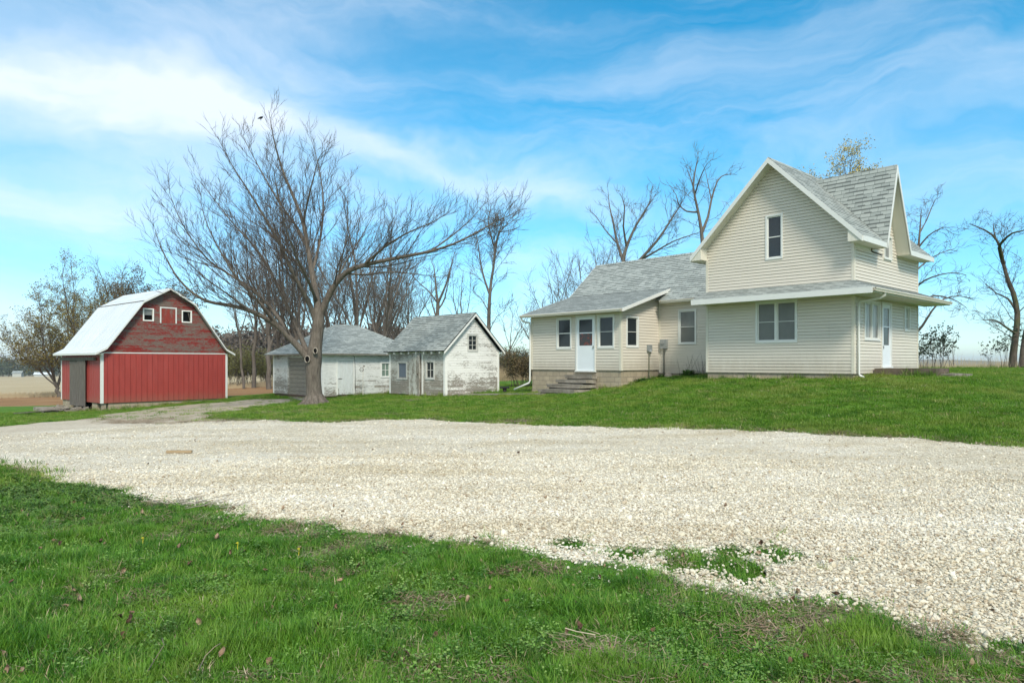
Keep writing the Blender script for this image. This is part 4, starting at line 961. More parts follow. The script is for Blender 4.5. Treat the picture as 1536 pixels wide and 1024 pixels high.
mb = MB(); mb.beam((4.49, 4.5, 6.30), (4.49, 14.0, 6.30), (.11, 0, .095), (0, 0, .012)); mb.beam((4.71, 4.5, 6.30), (4.71, 14.0, 6.30), (-.11, 0, .095), (0, 0, .012)); H.part(mb, 'wing_ridge_cap', MATS['asphalt_shingle'], wr)
mb = MB(); mb.box(1.99, a + .4, 4.0, 2.3, 8.34, 4.012); H.part(mb, 'wing_soffit', MATS['soffit'], wr)
mb = MB(); mb.box(1.955, a + .15, 3.99, 1.98, 8.36, 4.115); gutter(mb, (1.955, a + .2, 4.01), (1.955, 8.34, 4.01), (-1, 0, 0)); H.part(mb, 'wing_gutter', MATS['cream_trim'], wr)
mb = MB()
for xx, s_ in ((1.98, 1), (7.22, -1)):
    mb.hexa([(xx, 14.0, 3.98), (xx, 14.025, 3.98), (4.6, 14.025, 6.24), (4.6, 14.0, 6.24), (xx, 14.0, 4.123), (xx, 14.025, 4.123), (4.6, 14.025, 6.383), (4.6, 14.0, 6.383)])
H.part(mb, 'wing_rake_board', MATS['white_trim'], wr)
ww_, _ = window(H, XF, wx, 6.86, 7.70, 2.31, 3.72, rows=2, glass_='screen_glass', fw=.06, rail=.02)
mb = MB(); wb(mb, XF, wx, 6.93, 7.63, 3.02, 3.65, -.0275, -.025); H.part(mb, 'window_shade', MATS['blind_glass'], ww_)
# enclosed porch
px_ = -.2; p0, p1 = 8.65, 13.7
mb = MB()
wall(mb, XF, px_, [(p0, 1.28), (p1, 1.28), (p1, 3.64), (p0, 3.64)], .115, .013, [(11.31, 12.10, 2.19, 3.45), (9.02, 9.80, 2.19, 3.45), (10.0, 10.98, 1.22, 3.5)])
wall(mb, YF, p0, [(px_, 1.28), (wx, 1.28), (wx, 4.42), (px_, 3.64)], .115, .013, [(.14, .86, 2.21, 3.40)])
wall(mb, YB, p1, [(px_, 1.28), (wx, 1.28), (wx, 4.42), (px_, 3.64)], .115, .013)
H.part(mb, 'porch_wall', MATS['vinyl_siding'])
trims(H, 'porch_corner_trim', 'cream_trim', [[(XF, px_, p0 - .016, p0 + .09, 1.27, 3.62, 0, .022), (YF, p0, px_ + .0, px_ + .09, 1.27, 3.62, 0, .022)], [(XF, px_, p1 - .08, p1 + .014, 1.27, 3.62, 0, .022)]])
mb = MB(); mb.box(px_ + .03, p0 + .03, -.1, wx + .02, p1 - .03, 1.276); H.part(mb, 'porch_foundation', MATS['concrete_block'])
pe = -.55; pt = 2.60; pzt = 4.12 + (pt - 1.98) * wsl + .012; pz = 3.68
mb = MB(); slope(mb, (pe, 8.30, pz), (pe, 14.02, pz), (pt, 14.02, pzt), (pt, 8.30, pzt)); pr = H.part(mb, 'porch_roof', MATS['asphalt_shingle'])
mb = MB()
for yy in (8.275, 14.02):
    mb.hexa([(pe - .02, yy, pz - .13), (pe - .02, yy + .025, pz - .13), (pt, yy + .025, pzt - .13), (pt, yy, pzt - .13), (pe - .02, yy, pz + .002), (pe - .02, yy + .025, pz + .002), (pt, yy + .025, pzt + .002), (pt, yy, pzt + .002)])
mb.box(pe - .022, 8.30, pz - .12, pe, 14.02, pz); H.part(mb, 'porch_rake_board', MATS['white_trim'], pr)
mb = MB(); mb.hexa([(pe, 8.30, pz - .06), (pt, 8.30, pzt - .06), (pt, p0, pzt - .06), (pe, p0, pz - .06), (pe, 8.30, pz - .05), (pt, 8.30, pzt - .05), (pt, p0, pzt - .05), (pe, p0, pz - .05)]); mb.box(pe, p0, pz - .08, px_, p1, pz - .07); mb.box(pe, p1, pz - .075, px_ + .5, 14.0, pz - .065)
H.part(mb, 'porch_soffit', MATS['soffit'], pr)
mb = MB(); gutter(mb, (pe - .024, 8.32, pz - .12), (pe - .024, 14.0, pz - .12), (-1, 0, 0)); H.part(mb, 'porch_gutter', MATS['cream_trim'], pr)
mb = MB(); mb.tube([(pe - .06, 13.93, pz - .12), (pe - .06, 13.93, pz - .2), (pe + .1, 13.86, pz - .3), (px_ - .06, 13.75, pz - .34), (px_ - .06, 13.72, pz - .5), (px_ - .06, 13.72, .78), (px_ - .1, 13.75, .68), (px_ - .45, 14.35, .38)], .042, 8); H.part(mb, 'downspout', MATS['white_trim'])
window(H, XF, px_, 11.27, 12.14, 2.15, 3.49, rows=2, glass_='dark_glass', rail=.04, fw=.07)
window(H, XF, px_, 8.98, 9.84, 2.15, 3.49, rows=2, glass_='dark_glass', rail=.02, fw=.07)
window(H, YF, p0, .10, .90, 2.17, 3.44, rows=2, glass_='dark_glass', rail=.02, fw=.07)
door(H, XF, px_, 9.95, 11.03, 1.22, 3.54, 'dark_glass', 'rusty_reflection', 2.80, 2.28)
# meters
mb = MB(); wb(mb, XF, wx, 8.20, 8.52, 2.16, 2.54, .013, .13); mb.tube([(wx - .14, 8.36, 2.40), (wx - .17, 8.36, 2.40)], .07, 12); mt = H.part(mb, 'meter_box', MATS['grey_box'])
mb = MB(); mb.tube([(wx - .06, 8.36, 2.16), (wx - .06, 8.36, .9)], .025, 8); H.part(mb, 'conduit', MATS['grey_box'], mt)
mb = MB(); wb(mb, YF, p0, 1.44, 1.70, 2.05, 2.30, .013, .10); mb.tube([(1.57, p0 - .1, 2.02), (1.57, p0 - .1, 2.10)], .06, 10); mt = H.part(mb, 'meter_box', MATS['grey_box'])
mb = MB(); mb.tube([(1.54, p0 - .05, 2.05), (1.54, p0 - .05, .7)], .02, 8); H.part(mb, 'conduit', MATS['cream_trim'], mt)

# porch steps, stoop, paving
def rough_block(mb, x0, y0, z0, x1, y1, z1, j=.015):
    c = [(x0, y0, z0), (x1, y0, z0), (x1, y1, z0), (x0, y1, z0), (x0, y0, z1), (x1, y0, z1), (x1, y1, z1), (x0, y1, z1)]
    mb.hexa([tuple(v + random.uniform(-j, j) for v in p) for p in c])
def prop(name, label, cat, loc, rz, mb, m_, zb=0, group=None):
    mb.v = [(p[0], p[1], p[2] - zb) for p in mb.v]; o_ = mb.build(name, m_); o_.location = (loc[0], loc[1], zb); o_.rotation_euler = (0, 0, rz); tag(o_, label, cat, group); return o_
mb = MB()
for i, (zt, xs_) in enumerate([(1.06, .35), (.88, .68), (.70, 1.0), (.50, 1.32)]):
    rough_block(mb, px_ - xs_, 9.85 + .03 * i, zt - .13, px_ - .01 - .02 * i, 11.35 + .2 * i, zt, .02)
    rough_block(mb, px_ - xs_ + .10, 10.15, zt - .30, px_ - .03, 11.3 + .2 * i, zt - .12, .015)
rough_block(mb, px_ - 1.1, 9.95, .12, px_ - .05, 11.7, .42, .02)
prop('concrete_steps', 'crumbling grey concrete steps below the white porch door', 'steps', HO, HA, mb, MATS['old_concrete'], .2)
mb = MB(); rough_block(mb, 1.46, -1.76, 1.0, 2.62, -.05, 1.41, .01); rough_block(mb, 2.64, -1.5, 1.0, 3.7, -.1, 1.40, .015)
prop('concrete_stoop', 'low brown concrete stoop outside the side door of the farmhouse', 'stoop', HO, HA, mb, MATS['brown_concrete'], 1.0)
mb = MB(); rough_block(mb, 1.7, -2.2, 1.05, 2.4, -1.8, 1.245, .02); rough_block(mb, 2.42, -2.3, 1.05, 3.1, -1.75, 1.255, .02)
prop('paving_slab', 'pale cracked paving slab in the grass right of the concrete stoop', 'slab', HO, HA, mb, MATS['old_concrete'], 1.05)
mb = MB()
for i in range(7):
    xx = .95 + .12 * i + random.uniform(-.05, .05); yy = -.35 - random.uniform(0, .35); rough_block(mb, xx, yy, 1.05, xx + random.uniform(.15, .3), yy + .15, 1.13 + random.uniform(0, .03), .03)
prop('broken_slab', 'broken brown concrete pieces lying at the left foot of the stoop', 'rubble', HO, HA, mb, MATS['old_concrete'], 1.05)
def slabs(name, label, pts, wd, z_up, cat='path'):
    mb = MB()
    for (pa, pb) in pts:
        ga, gb = Vector((*ground_at(*pa), 0)), Vector((*ground_at(*pb), 0)); d_ = (gb - ga).normalized(); n_v = Vector((-d_.y, d_.x, 0)) * wd
        za, zb_ = g1(ga.x, ga.y), g1(gb.x, gb.y)
        c = [ga, gb, gb + n_v, ga + n_v]; zz = [za, zb_, zb_, za]
        mb.hexa([(p.x, p.y, h - .15) for p, h in zip(c, zz)] + [(p.x, p.y, h + z_up + random.uniform(-.01, .01)) for p, h in zip(c, zz)])
    o_ = mb.build(name, MATS['old_concrete']); return tag(o_, label, cat)
slabs('concrete_walk', 'narrow concrete walk from the gabled shed to the porch steps', [((676, 594), (745, 593)), ((746, 593), (812, 592)), ((813, 591), (868, 590))], .75, .07)
slabs('garage_apron', 'worn concrete apron in front of the closed garage door', [((432, 596), (468, 603))], 2.4, .03, 'apron')

# ------------------------------------------------------------------ gabled shed
S = Bld('gabled_shed', (SO, SA, SW), -.1, 'small white gabled shed with peeling paint and a crooked plank door', 'shed')
sw_, sl_ = 3.3, 4.45; z0, z1 = .06, 2.16
mb = MB(); wall(mb, YF, 0, [(0, z0), (sw_, z0), (sw_, z1), (sw_ / 2, 3.72), (0, z1)], .115, .010, [(1.36, 1.90, 2.18, 2.84)], wob=.3); S.part(mb, 'gable_wall', MATS['peeling_white_boards'])
mb = MB(); wall(mb, XF, 0, [(0, z0), (sl_, z0), (sl_, z1), (0, z1)], .115, .010, [(3.02, 3.72, .83, 1.56), (.84, 1.42, .87, 1.60)], wob=.3); S.part(mb, 'front_wall', MATS['weathered_front_boards'])
mb = MB(); wall(mb, YB, sl_, [(0, z0), (sw_, z0), (sw_, z1), (sw_ / 2, 3.72), (0, z1)], .115, .01); wall(mb, XB, sw_, [(0, z0), (sl_, z0), (sl_, z1), (0, z1)], .115, .01); S.part(mb, 'rear_wall', MATS['peeling_white_boards'])
mb = MB(); mb.box(.04, .04, -.4, sw_ - .04, sl_ - .04, z0 - .005); S.part(mb, 'sill', MATS['rust_iron'])
trims(S, 'corner_board', 'peeling_white_trim', [[(XF, 0, -.02, .11, z0, z1, 0, .025), (YF, 0, .0, .11, z0, z1 - .01, 0, .023)], [(YF, 0, sw_ - .09, sw_ + .02, z0, z1, 0, .023)], [(XF, 0, sl_ - .09, sl_ + .02, z0, z1, 0, .023)]])
se, sr, so = 2.12, 3.93, .25; yo, yb_ = -.22, sl_ + .2
mb = MB(); slope(mb, (-so, yo, se), (-so, yb_, se), (sw_ / 2, yb_, sr), (sw_ / 2, yo, sr), .143, .012); slope(mb, (sw_ + so, yo, se), (sw_ + so, yb_, se), (sw_ / 2, yb_, sr), (sw_ / 2, yo, sr), .143, .012)
sr_ = S.part(mb, 'roof', MATS['asphalt_shingle'])
mb = MB()
for xx in (-so, sw_ + so):
    mb.hexa([(xx, yo, se - .03), (xx, yb_, se - .03), (sw_ / 2, yb_, sr - .03), (sw_ / 2, yo, sr - .03), (xx, yo, se - .004), (xx, yb_, se - .004), (sw_ / 2, yb_, sr - .004), (sw_ / 2, yo, sr - .004)])
    mb.hexa([(xx, yo - .012, se - .035), (xx, yo, se - .035), (sw_ / 2, yo, sr - .035), (sw_ / 2, yo - .012, sr - .035), (xx, yo - .012, se + .008), (xx, yo, se + .008), (sw_ / 2, yo, sr + .008), (sw_ / 2, yo - .012, sr + .008)])
S.part(mb, 'roof_deck', MATS['black_felt'], sr_)
mb = MB()
for xx in (-so + .02, sw_ + so - .02):
    mb.hexa([(xx, yo - .006, se - .15), (xx, yo + .02, se - .15), (sw_ / 2, yo + .02, sr - .17), (sw_ / 2, yo - .006, sr - .17), (xx, yo - .006, se - .034), (xx, yo + .02, se - .034), (sw_ / 2, yo + .02, sr - .034), (sw_ / 2, yo - .006, sr - .034)])
S.part(mb, 'rake_board', MATS['peeling_white_trim'], sr_)
for yy in np.arange(.15, sl_, .6): mb = MB(); mb.box(-so + .03, yy, se - .13, 0, yy + .05, se - .035); S.part(mb, 'rafter_tail', MATS['peeling_white_trim'], sr_)
window(S, YF, 0, 1.30, 1.96, 2.10, 2.92, fm='weathered_trim', cols=2, rows=3, fw=.08, sash=.02, rail=.022)
window(S, XF, 0, 2.95, 3.79, .75, 1.64, fm='weathered_trim', glass_='blue_glass', cols=1, rows=1, fw=.075, sash=.025)
window(S, XF, 0, .78, 1.48, .79, 1.68, fm='weathered_trim', glass_='dark_glass', cols=2, rows=2, fw=.075, sash=.025, rail=.025)
mb = MB()
ys_ = 1.78; n_b = 7; wd = 1.0 / n_b
for i in range(n_b):
    u = ys_ + wd * i; dz = -.015 * i + random.uniform(-.02, .02)
    wb(mb, XF, 0, u + .004, u + wd - .004, -.08 + dz, 1.98 + dz * .4, .10 - .02 * i + .02, .13 - .02 * i + .02)
wb(mb, XF, 0, ys_ + .03, ys_ + .97, 1.55, 1.67, -.02, .018); sd = S.part(mb, 'plank_door', MATS['peeling_door_boards'], label='crooked plank door hanging out at the bottom')
mb = MB(); wb(mb, XF, 0, ys_ - .12, ys_ - .02, z0, 2.1, 0, .03); wb(mb, XF, 0, ys_ + .02, ys_ + 1.02, 2.02, 2.09, .0, .05); S.part(mb, 'door_frame', MATS['peeling_white_trim'])
mb = MB(); wb(mb, XF, 0, ys_ + .10, ys_ + .16, 1.0, 1.06, .14, .19); S.part(mb, 'latch', MATS['rust_iron'], sd)
mb = MB()
rough_block(mb, -.75, 1.5, -.16, -.1, 2.9, -.05, .03); prop('door_stone', 'flat worn stone at the foot of the crooked shed door', 'stone', SO, SA, mb, MATS['old_concrete'], -.15)

# ------------------------------------------------------------------ hip-roofed garage
G = Bld('hipped_garage', (GO, GA, GW), -.35, 'low white garage with a hipped grey shingle roof and peeling paint, behind the big tree', 'garage')
gx_, gy_ = 6.2, 5.6; z0, z1 = -.16, 2.03
mb = MB(); wall(mb, YF, 0, [(0, z0), (gx_, z0), (gx_, z1), (0, z1)], .125, .010, [(.90, 1.80, -.1, 1.68), (3.58, 4.1, .80, 1.52)], wob=.3); G.part(mb, 'side_wall', MATS['peeling_white_garage'])
mb = MB(); wall(mb, XF, 0, [(0, z0), (gy_, z0), (gy_, z1), (0, z1)], .125, .010, [(.55, 3.85, -.2, 1.86)], wob=.3); G.part(mb, 'front_wall', MATS['weathered_side_boards'])
mb = MB(); wall(mb, YB, gy_, [(0, z0), (gx_, z0), (gx_, z1), (0, z1)], .125, .01); wall(mb, XB, gx_, [(0, z0), (gy_, z0), (gy_, z1), (0, z1)], .125, .01); G.part(mb, 'rear_wall', MATS['peeling_white_garage'])
mb = MB(); mb.box(.04, .04, -.7, gx_ - .04, gy_ - .04, z0 - .005); G.part(mb, 'footing', MATS['rust_iron'])
mb = MB()
for k in range(9):
    v0_ = -.2 + k * .228; wb(mb, XF, 0, .62, 3.78, v0_ + .006, v0_ + .222, -.10 - (.006 if k % 2 else 0), -.06)
gd = G.part(mb, 'garage_door', MATS['grey_painted_panels'])
mb = MB(); wb(mb, XF, 0, .48, .62, z0, 1.9, -.08, .03); wb(mb, XF, 0, 3.78, 3.92, z0, 1.9, -.08, .03); wb(mb, XF, 0, .48, 3.92, 1.86, 1.97, -.08, .031); G.part(mb, 'door_frame', MATS['weathered_side_boards'], gd)
trims(G, 'corner_board', 'peeling_white_trim', [[(YF, 0, -.02, .12, z0, z1, 0, .024), (XF, 0, -.0, .1, z0, z1, 0, .022)], [(XF, 0, gy_ - .1, gy_ + .02, z0, z1, 0, .022)], [(YF, 0, gx_ - .1, gx_ + .02, z0, z1, 0, .022)]])
mb = MB()
for i in range(6): wb(mb, YF, 0, .91 + i * .147, .91 + i * .147 + .142, -.10, 1.66, -.03, .008 + .003 * (i % 2))
pd = G.part(mb, 'plank_door', MATS['white_plank_door'])
mb = MB(); wb(mb, YF, 0, .82, .905, -.1, 1.76, 0, .03); wb(mb, YF, 0, 1.80, 1.88, -.1, 1.76, 0, .03); wb(mb, YF, 0, .905, 1.80, 1.67, 1.76, 0, .031); G.part(mb, 'door_frame', MATS['peeling_white_trim'], pd)
mb = MB(); wb(mb, YF, 0, .93, 1.15, .72, .75, .01, .03); G.part(mb, 'latch', MATS['rust_iron'], pd)
window(G, YF, 0, 3.52, 4.16, .74, 1.60, fm='peeling_white_trim', glass_='green_glass', cols=2, rows=2, fw=.07, sash=.03, rail=.025)
mb = MB(); mb.tube([(1.72, -.04, 2.0), (1.86, -.045, 1.9), (1.90, -.04, 1.5), (1.92, -.04, 1.0), (1.92, -.04, .0)], .010, 5); G.part(mb, 'cable', MATS['black_thing'])
ge, gr, go_ = 2.04, 3.72, .36
rx0, rx1, ry = 2.35, 3.75, gy_ / 2
mb = MB(); c0, c1, c2, c3 = (-go_, -go_, ge), (gx_ + go_, -go_, ge), (gx_ + go_, gy_ + go_, ge), (-go_, gy_ + go_, ge); r0_, r1_ = (rx0, ry, gr), (rx1, ry, gr)
slope(mb, c0, c1, r1_, r0_); slope(mb, c3, c2, r1_, r0_)
def tri(mb, A, Bp, C_):
    A, Bp, C_ = map(V3, (A, Bp, C_)); U = (Bp - A).normalized(); N = U.cross(C_ - A).normalized(); N = N if N.z > 0 else -N; Vv = N.cross(U); Vv = Vv if Vv.z > 0 else -Vv
    strips(mb, [((p - A).dot(U), (p - A).dot(Vv)) for p in (A, Bp, C_)], A, U, Vv, N, .143, .007, 0)
tri(mb, c0, c3, r0_); tri(mb, c1, c2, r1_); gr_ = G.part(mb, 'roof', MATS['asphalt_shingle'])
mb = MB()
for A_s, B_s in ((c0, r0_), (c3, r0_), (c1, r1_), (c2, r1_), (r0_, r1_)):
    A_v, B_v = V3(A_s), V3(B_s); d_ = (B_v - A_v).normalized(); s_v = d_.cross(Vector((0, 0, 1))).normalized()
    for sg in (-1, 1): mb.beam(A_v + Vector((0, 0, .004)), B_v + Vector((0, 0, .004)), s_v * sg * .11 - Vector((0, 0, .055)), Vector((0, 0, .016)))
G.part(mb, 'ridge_cap', MATS['asphalt_shingle'], gr_)
mb = MB(); mb.slab([(-go_, -go_, ge - .004), (gx_ + go_, -go_, ge - .004), (gx_ + go_, gy_ + go_, ge - .004), (-go_, gy_ + go_, ge - .004)], .06); G.part(mb, 'eave_board', MATS['grey_painted_panels'], gr_)
# yard hydrant in front of it
hx, hy = GW(1.95, -.75); hz = g1(hx, hy)
t = empty('yard_hydrant', (hx, hy, hz), R(30), 'thin tall pipe with a small wheel standing by the white garage door', 'hydrant')
mb = MB(); mb.tube([(0, 0, -.1), (.0, 0, .9), (.01, 0, 1.55)], .017, 6); mb.build('pipe', MATS['cream_trim'], t)
mb = MB(); ring = [(-.08 + .10 * math.cos(q_), -.02, 1.36 + .10 * math.sin(q_)) for q_ in np.linspace(0, 6.283, 17)]; mb.tube(ring, .013, 5, cap=False); mb.tube([(-.18, -.02, 1.36), (.02, -.02, 1.36)], .008, 4); mb.build('wheel', MATS['rust_iron'], t)
mb = MB(); mb.tube([(0, 0, 1.50), (.05, -.03, 1.57), (.09, -.05, 1.53)], .022, 6); mb.build('spout', MATS['rust_iron'], t)

# ------------------------------------------------------------------ barn
Bn = Bld('red_barn', (BO, BA, BW), -1.1, 'red gambrel barn with a white metal roof and a grey sliding door', 'barn')
bx, by = 6.85, 6.3; z0, z1 = -.57, 2.07
mb = MB(); wb(mb, YF, 0, 0, bx, z0, z1, -.03, -.004); wb(mb, XF, 0, 0, by, z0, z1, -.03, -.004); Bn.part(mb, 'wall_seams', MATS['dark_seam'])
def panels(face, L, v0, v1, w_=.285):
    mb = MB(); u = .0
    while u < L - .02:
        e_ = min(u + w_, L); wb(mb, face, 0, u + .006, e_ - .006, v0, v1, -.003, .012)
        wb(mb, face, 0, u + .006, u + .030, v0, v1, .012, .022); u += w_
    return mb
Bn.part(panels(YF, bx, z0, z1), 'gable_side_panels', MATS['red_metal_panel']); Bn.part(panels(XF, by, z0, z1), 'door_side_panels', MATS['red_metal_panel'])
mb = MB(); kz, rz_, ke = 4.86, 5.66, 2.07; kx = 2.02
wall(mb, YF, 0, [(0, 2.13), (bx, 2.13), (bx - kx, kz), (bx / 2, rz_), (kx, kz)], .12, .011, [(2.12, 2.58, 3.93, 4.52), (4.22, 4.68, 3.93, 4.52), (3.04, 3.80, 3.80, 4.66)], wob=.35)
Bn.part(mb, 'gable_boards', MATS['peeling_red_boards'], label='peeling weathered red clapboards of the gable')
mb = MB(); wall(mb, YB, by, [(0, z0), (bx, z0), (bx, 2.1), (bx - kx, kz), (bx / 2, rz_), (kx, kz), (0, 2.1)], .12, .01); wall(mb, XB, bx, [(0, z0), (by, z0), (by, 2.1), (0, 2.1)], .12, .01); Bn.part(mb, 'rear_wall', MATS['peeling_red_boards'])
trims(Bn, 'white_trim', 'white_trim', [[(YF, 0, .10, bx - .1, 2.07, 2.125, 0, .03)], [(YF, 0, -.03, .10, z0 - .01, 2.10, 0, .032), (XF, 0, -.0, .09, z0 - .01, 2.10, 0, .032)], [(YF, 0, bx - .10, bx + .02, z0, 2.1, 0, .032)], [(XF, 0, by - .10, by + .02, z0, 2.1, 0, .032)]])
mb = MB(); mb.box(.35, .05, -1.5, bx - .05, .4, z0 - .004); mb.box(.05, .75, -1.5, .35, 1.5, z0 - .004); mb.box(.05, 4.9, -1.5, .4, by - .05, z0 - .004); mb.box(bx - .4, .4, -1.5, bx - .05, by, z0 - .004); mb.box(.4, by - .4, -1.5, bx - .4, by - .05, z0 - .004); mb.box(.06, .06, -1.5, .24, .24, z0 - .004); Bn.part(mb, 'foundation', MATS['concrete_block'])
mb = MB(); mb.box(.5, .5, -1.3, bx - .5, by - .5, -.7); Bn.part(mb, 'crawl_space', MATS['dark_void'])
by0, by1 = -.30, by + .25
prof = [(-.36, 2.06), (.18, 2.36), (kx, kz + .06), (bx / 2, rz_ + .08), (bx - kx, kz + .06), (bx - .18, 2.36), (bx + .36, 2.06)]
mb = MB()
for (xa_, za_), (xb_, zb_) in zip(prof[:-1], prof[1:]):
    mb.hexa([(xa_, by0, za_), (xb_, by0, zb_), (xb_, by1, zb_), (xa_, by1, za_)] + [(xa_, by0, za_ + .03), (xb_, by0, zb_ + .03), (xb_, by1, zb_ + .03), (xa_, by1, za_ + .03)])
    n_v = Vector((-(zb_ - za_), 0, xb_ - xa_)).normalized()
    L_ = math.hypot(xb_ - xa_, zb_ - za_); yy = by0 + .02
    while yy < by1:
        A_v = Vector((xa_, yy, za_ + .029)); B_v = Vector((xb_, yy, zb_ + .029)); mb.beam(A_v, B_v, (0, .02, 0), n_v * .012); yy += .305
br_ = Bn.part(mb, 'roof', MATS['white_metal_roof'])
mb = MB()
for s_ in (1, -1):
    x_ = kx if s_ > 0 else bx - kx; mb.beam((x_ - s_ * .03, by0, kz + .085), (x_ - s_ * .03, by1, kz + .085), (s_ * .05, 0, .03), (0, 0, .012))
Bn.part(mb, 'knee_flashing', MATS['grey_weathered_wood'], br_)
mb = MB()
for (xa_, za_), (xb_, zb_) in zip(prof[:-1], prof[1:]):
    mb.hexa([(xa_, by0 - .02, za_ - .07), (xb_, by0 - .02, zb_ - .07), (xb_, by0, zb_ - .07), (xa_, by0, za_ - .07), (xa_, by0 - .02, za_ + .035), (xb_, by0 - .02, zb_ + .035), (xb_, by0, zb_ + .035), (xa_, by0, za_ + .035)])
mb.box(-.375, by0, 1.98, -.355, by1, 2.085); mb.box(-.36, by0 + .0, 2.0, 0.0, by1, 2.02)
Bn.part(mb, 'rake_trim', MATS['white_trim'], br_)
def bwin(u0, u1, v0, v1, shade):
    mb = MB(); f_ = .065
    for (p, q_, r_, s_) in ((u0, u1, v1 - f_, v1), (u0, u1, v0, v0 + f_), (u0, u0 + f_, v0 + f_, v1 - f_), (u1 - f_, u1, v0 + f_, v1 - f_)): wb(mb, YF, 0, p, q_, r_, s_, -.06, .03)
    wn_ = Bn.part(mb, 'window', MATS['peeling_white_trim'])
    mb = MB(); wb(mb, YF, 0, u0 + f_, u1 - f_, v0 + f_, v1 - f_, -.12, -.10); Bn.part(mb, 'opening', MATS['dark_void'], wn_)
    if shade: mb = MB(); wb(mb, YF, 0, u0 + f_, u1 - f_, (v0 + v1) / 2 - .02, v1 - f_, -.06, -.04); Bn.part(mb, 'pane', MATS['blind_glass'], wn_)
    else: mb = MB(); mb.beam((u1 - f_ - .02, .03, v0 + f_), (u1 - f_ - .16, .03, v1 - f_), (.03, 0, 0), (0, .02, 0)); Bn.part(mb, 'hanging_slat', MATS['grey_weathered_wood'], wn_)
bwin(2.06, 2.64, 3.87, 4.58, True); bwin(4.16, 4.74, 3.87, 4.58, False)
mb = MB()
for i in range(5): wb(mb, YF, 0, 3.05 + i * .15, 3.05 + i * .15 + .143, 3.79, 4.62, -.02, .012)
ht = Bn.part(mb, 'loft_hatch', MATS['faded_red_hatch'])
mb = MB(); wb(mb, YF, 0, 2.96, 3.03, 3.79, 4.70, 0, .035); wb(mb, YF, 0, 3.81, 3.88, 3.79, 4.70, 0, .035); wb(mb, YF, 0, 3.03, 3.81, 4.63, 4.70, 0, .034); Bn.part(mb, 'hatch_frame', MATS['white_trim'], ht)
mb = MB(); dw = .23; n_b = 11
for i in range(n_b):
    u = 1.98 + dw * i; dz = .03 * (n_b - i) / n_b + random.uniform(-.03, .03); nn = .09 + (.03 if i < 5 else 0) + random.uniform(0, .01)
    wb(mb, XF, 0, u + .006, u + dw - .006, -.84 + dz, 1.70, nn, nn + .03)
bd = Bn.part(mb, 'sliding_door', MATS['grey_weathered_wood'])
mb = MB(); wb(mb, XF, 0, .6, 6.05, 1.70, 1.86, .06, .18); Bn.part(mb, 'track_cover', MATS['grey_weathered_wood'])
# rubble ramp left of the barn door
mb = MB()
for i in range(26):
    xx = -random.uniform(.1, 1.3); yy = random.uniform(1.6, 5.6); s_ = random.uniform(.12, .34); zz = g1(*BW(xx, yy)) + random.uniform(0, .16) * (1.4 + xx)
    rough_block(mb, xx, yy, zz - .1, xx + s_, yy + s_ * 1.3, zz + .07, .04)
for i in range(4): yy = 2.2 + i * .9; rough_block(mb, -1.9 + .1 * i, yy, -1.15, -.4, yy + .75, -.98 + .02 * i, .03)
prop('rubble_ramp', 'heap of broken concrete and stones at the foot of the grey barn door', 'rubble', BO, BA, mb, MATS['old_concrete'], -1.1)
mb = MB()
A_v, B_v = at(20, 620, 35), at(95, 612, 36.5)
for k in range(3):
    p0_ = Vector((A_v.x + .3 * k, A_v.y + .4 * k, 0)); p1_ = Vector((B_v.x + .1 * k, B_v.y - .3 + .4 * k, 0)); p0_.z = g1(p0_.x, p0_.y) + .07; p1_.z = g1(p1_.x, p1_.y) + .14; mb.beam(p0_, p1_, (0, .22, 0), (0, 0, .04))
tag(mb.build('old_planks', MATS['grey_weathered_wood']), 'loose grey planks lying in the grass left of the barn', 'planks')

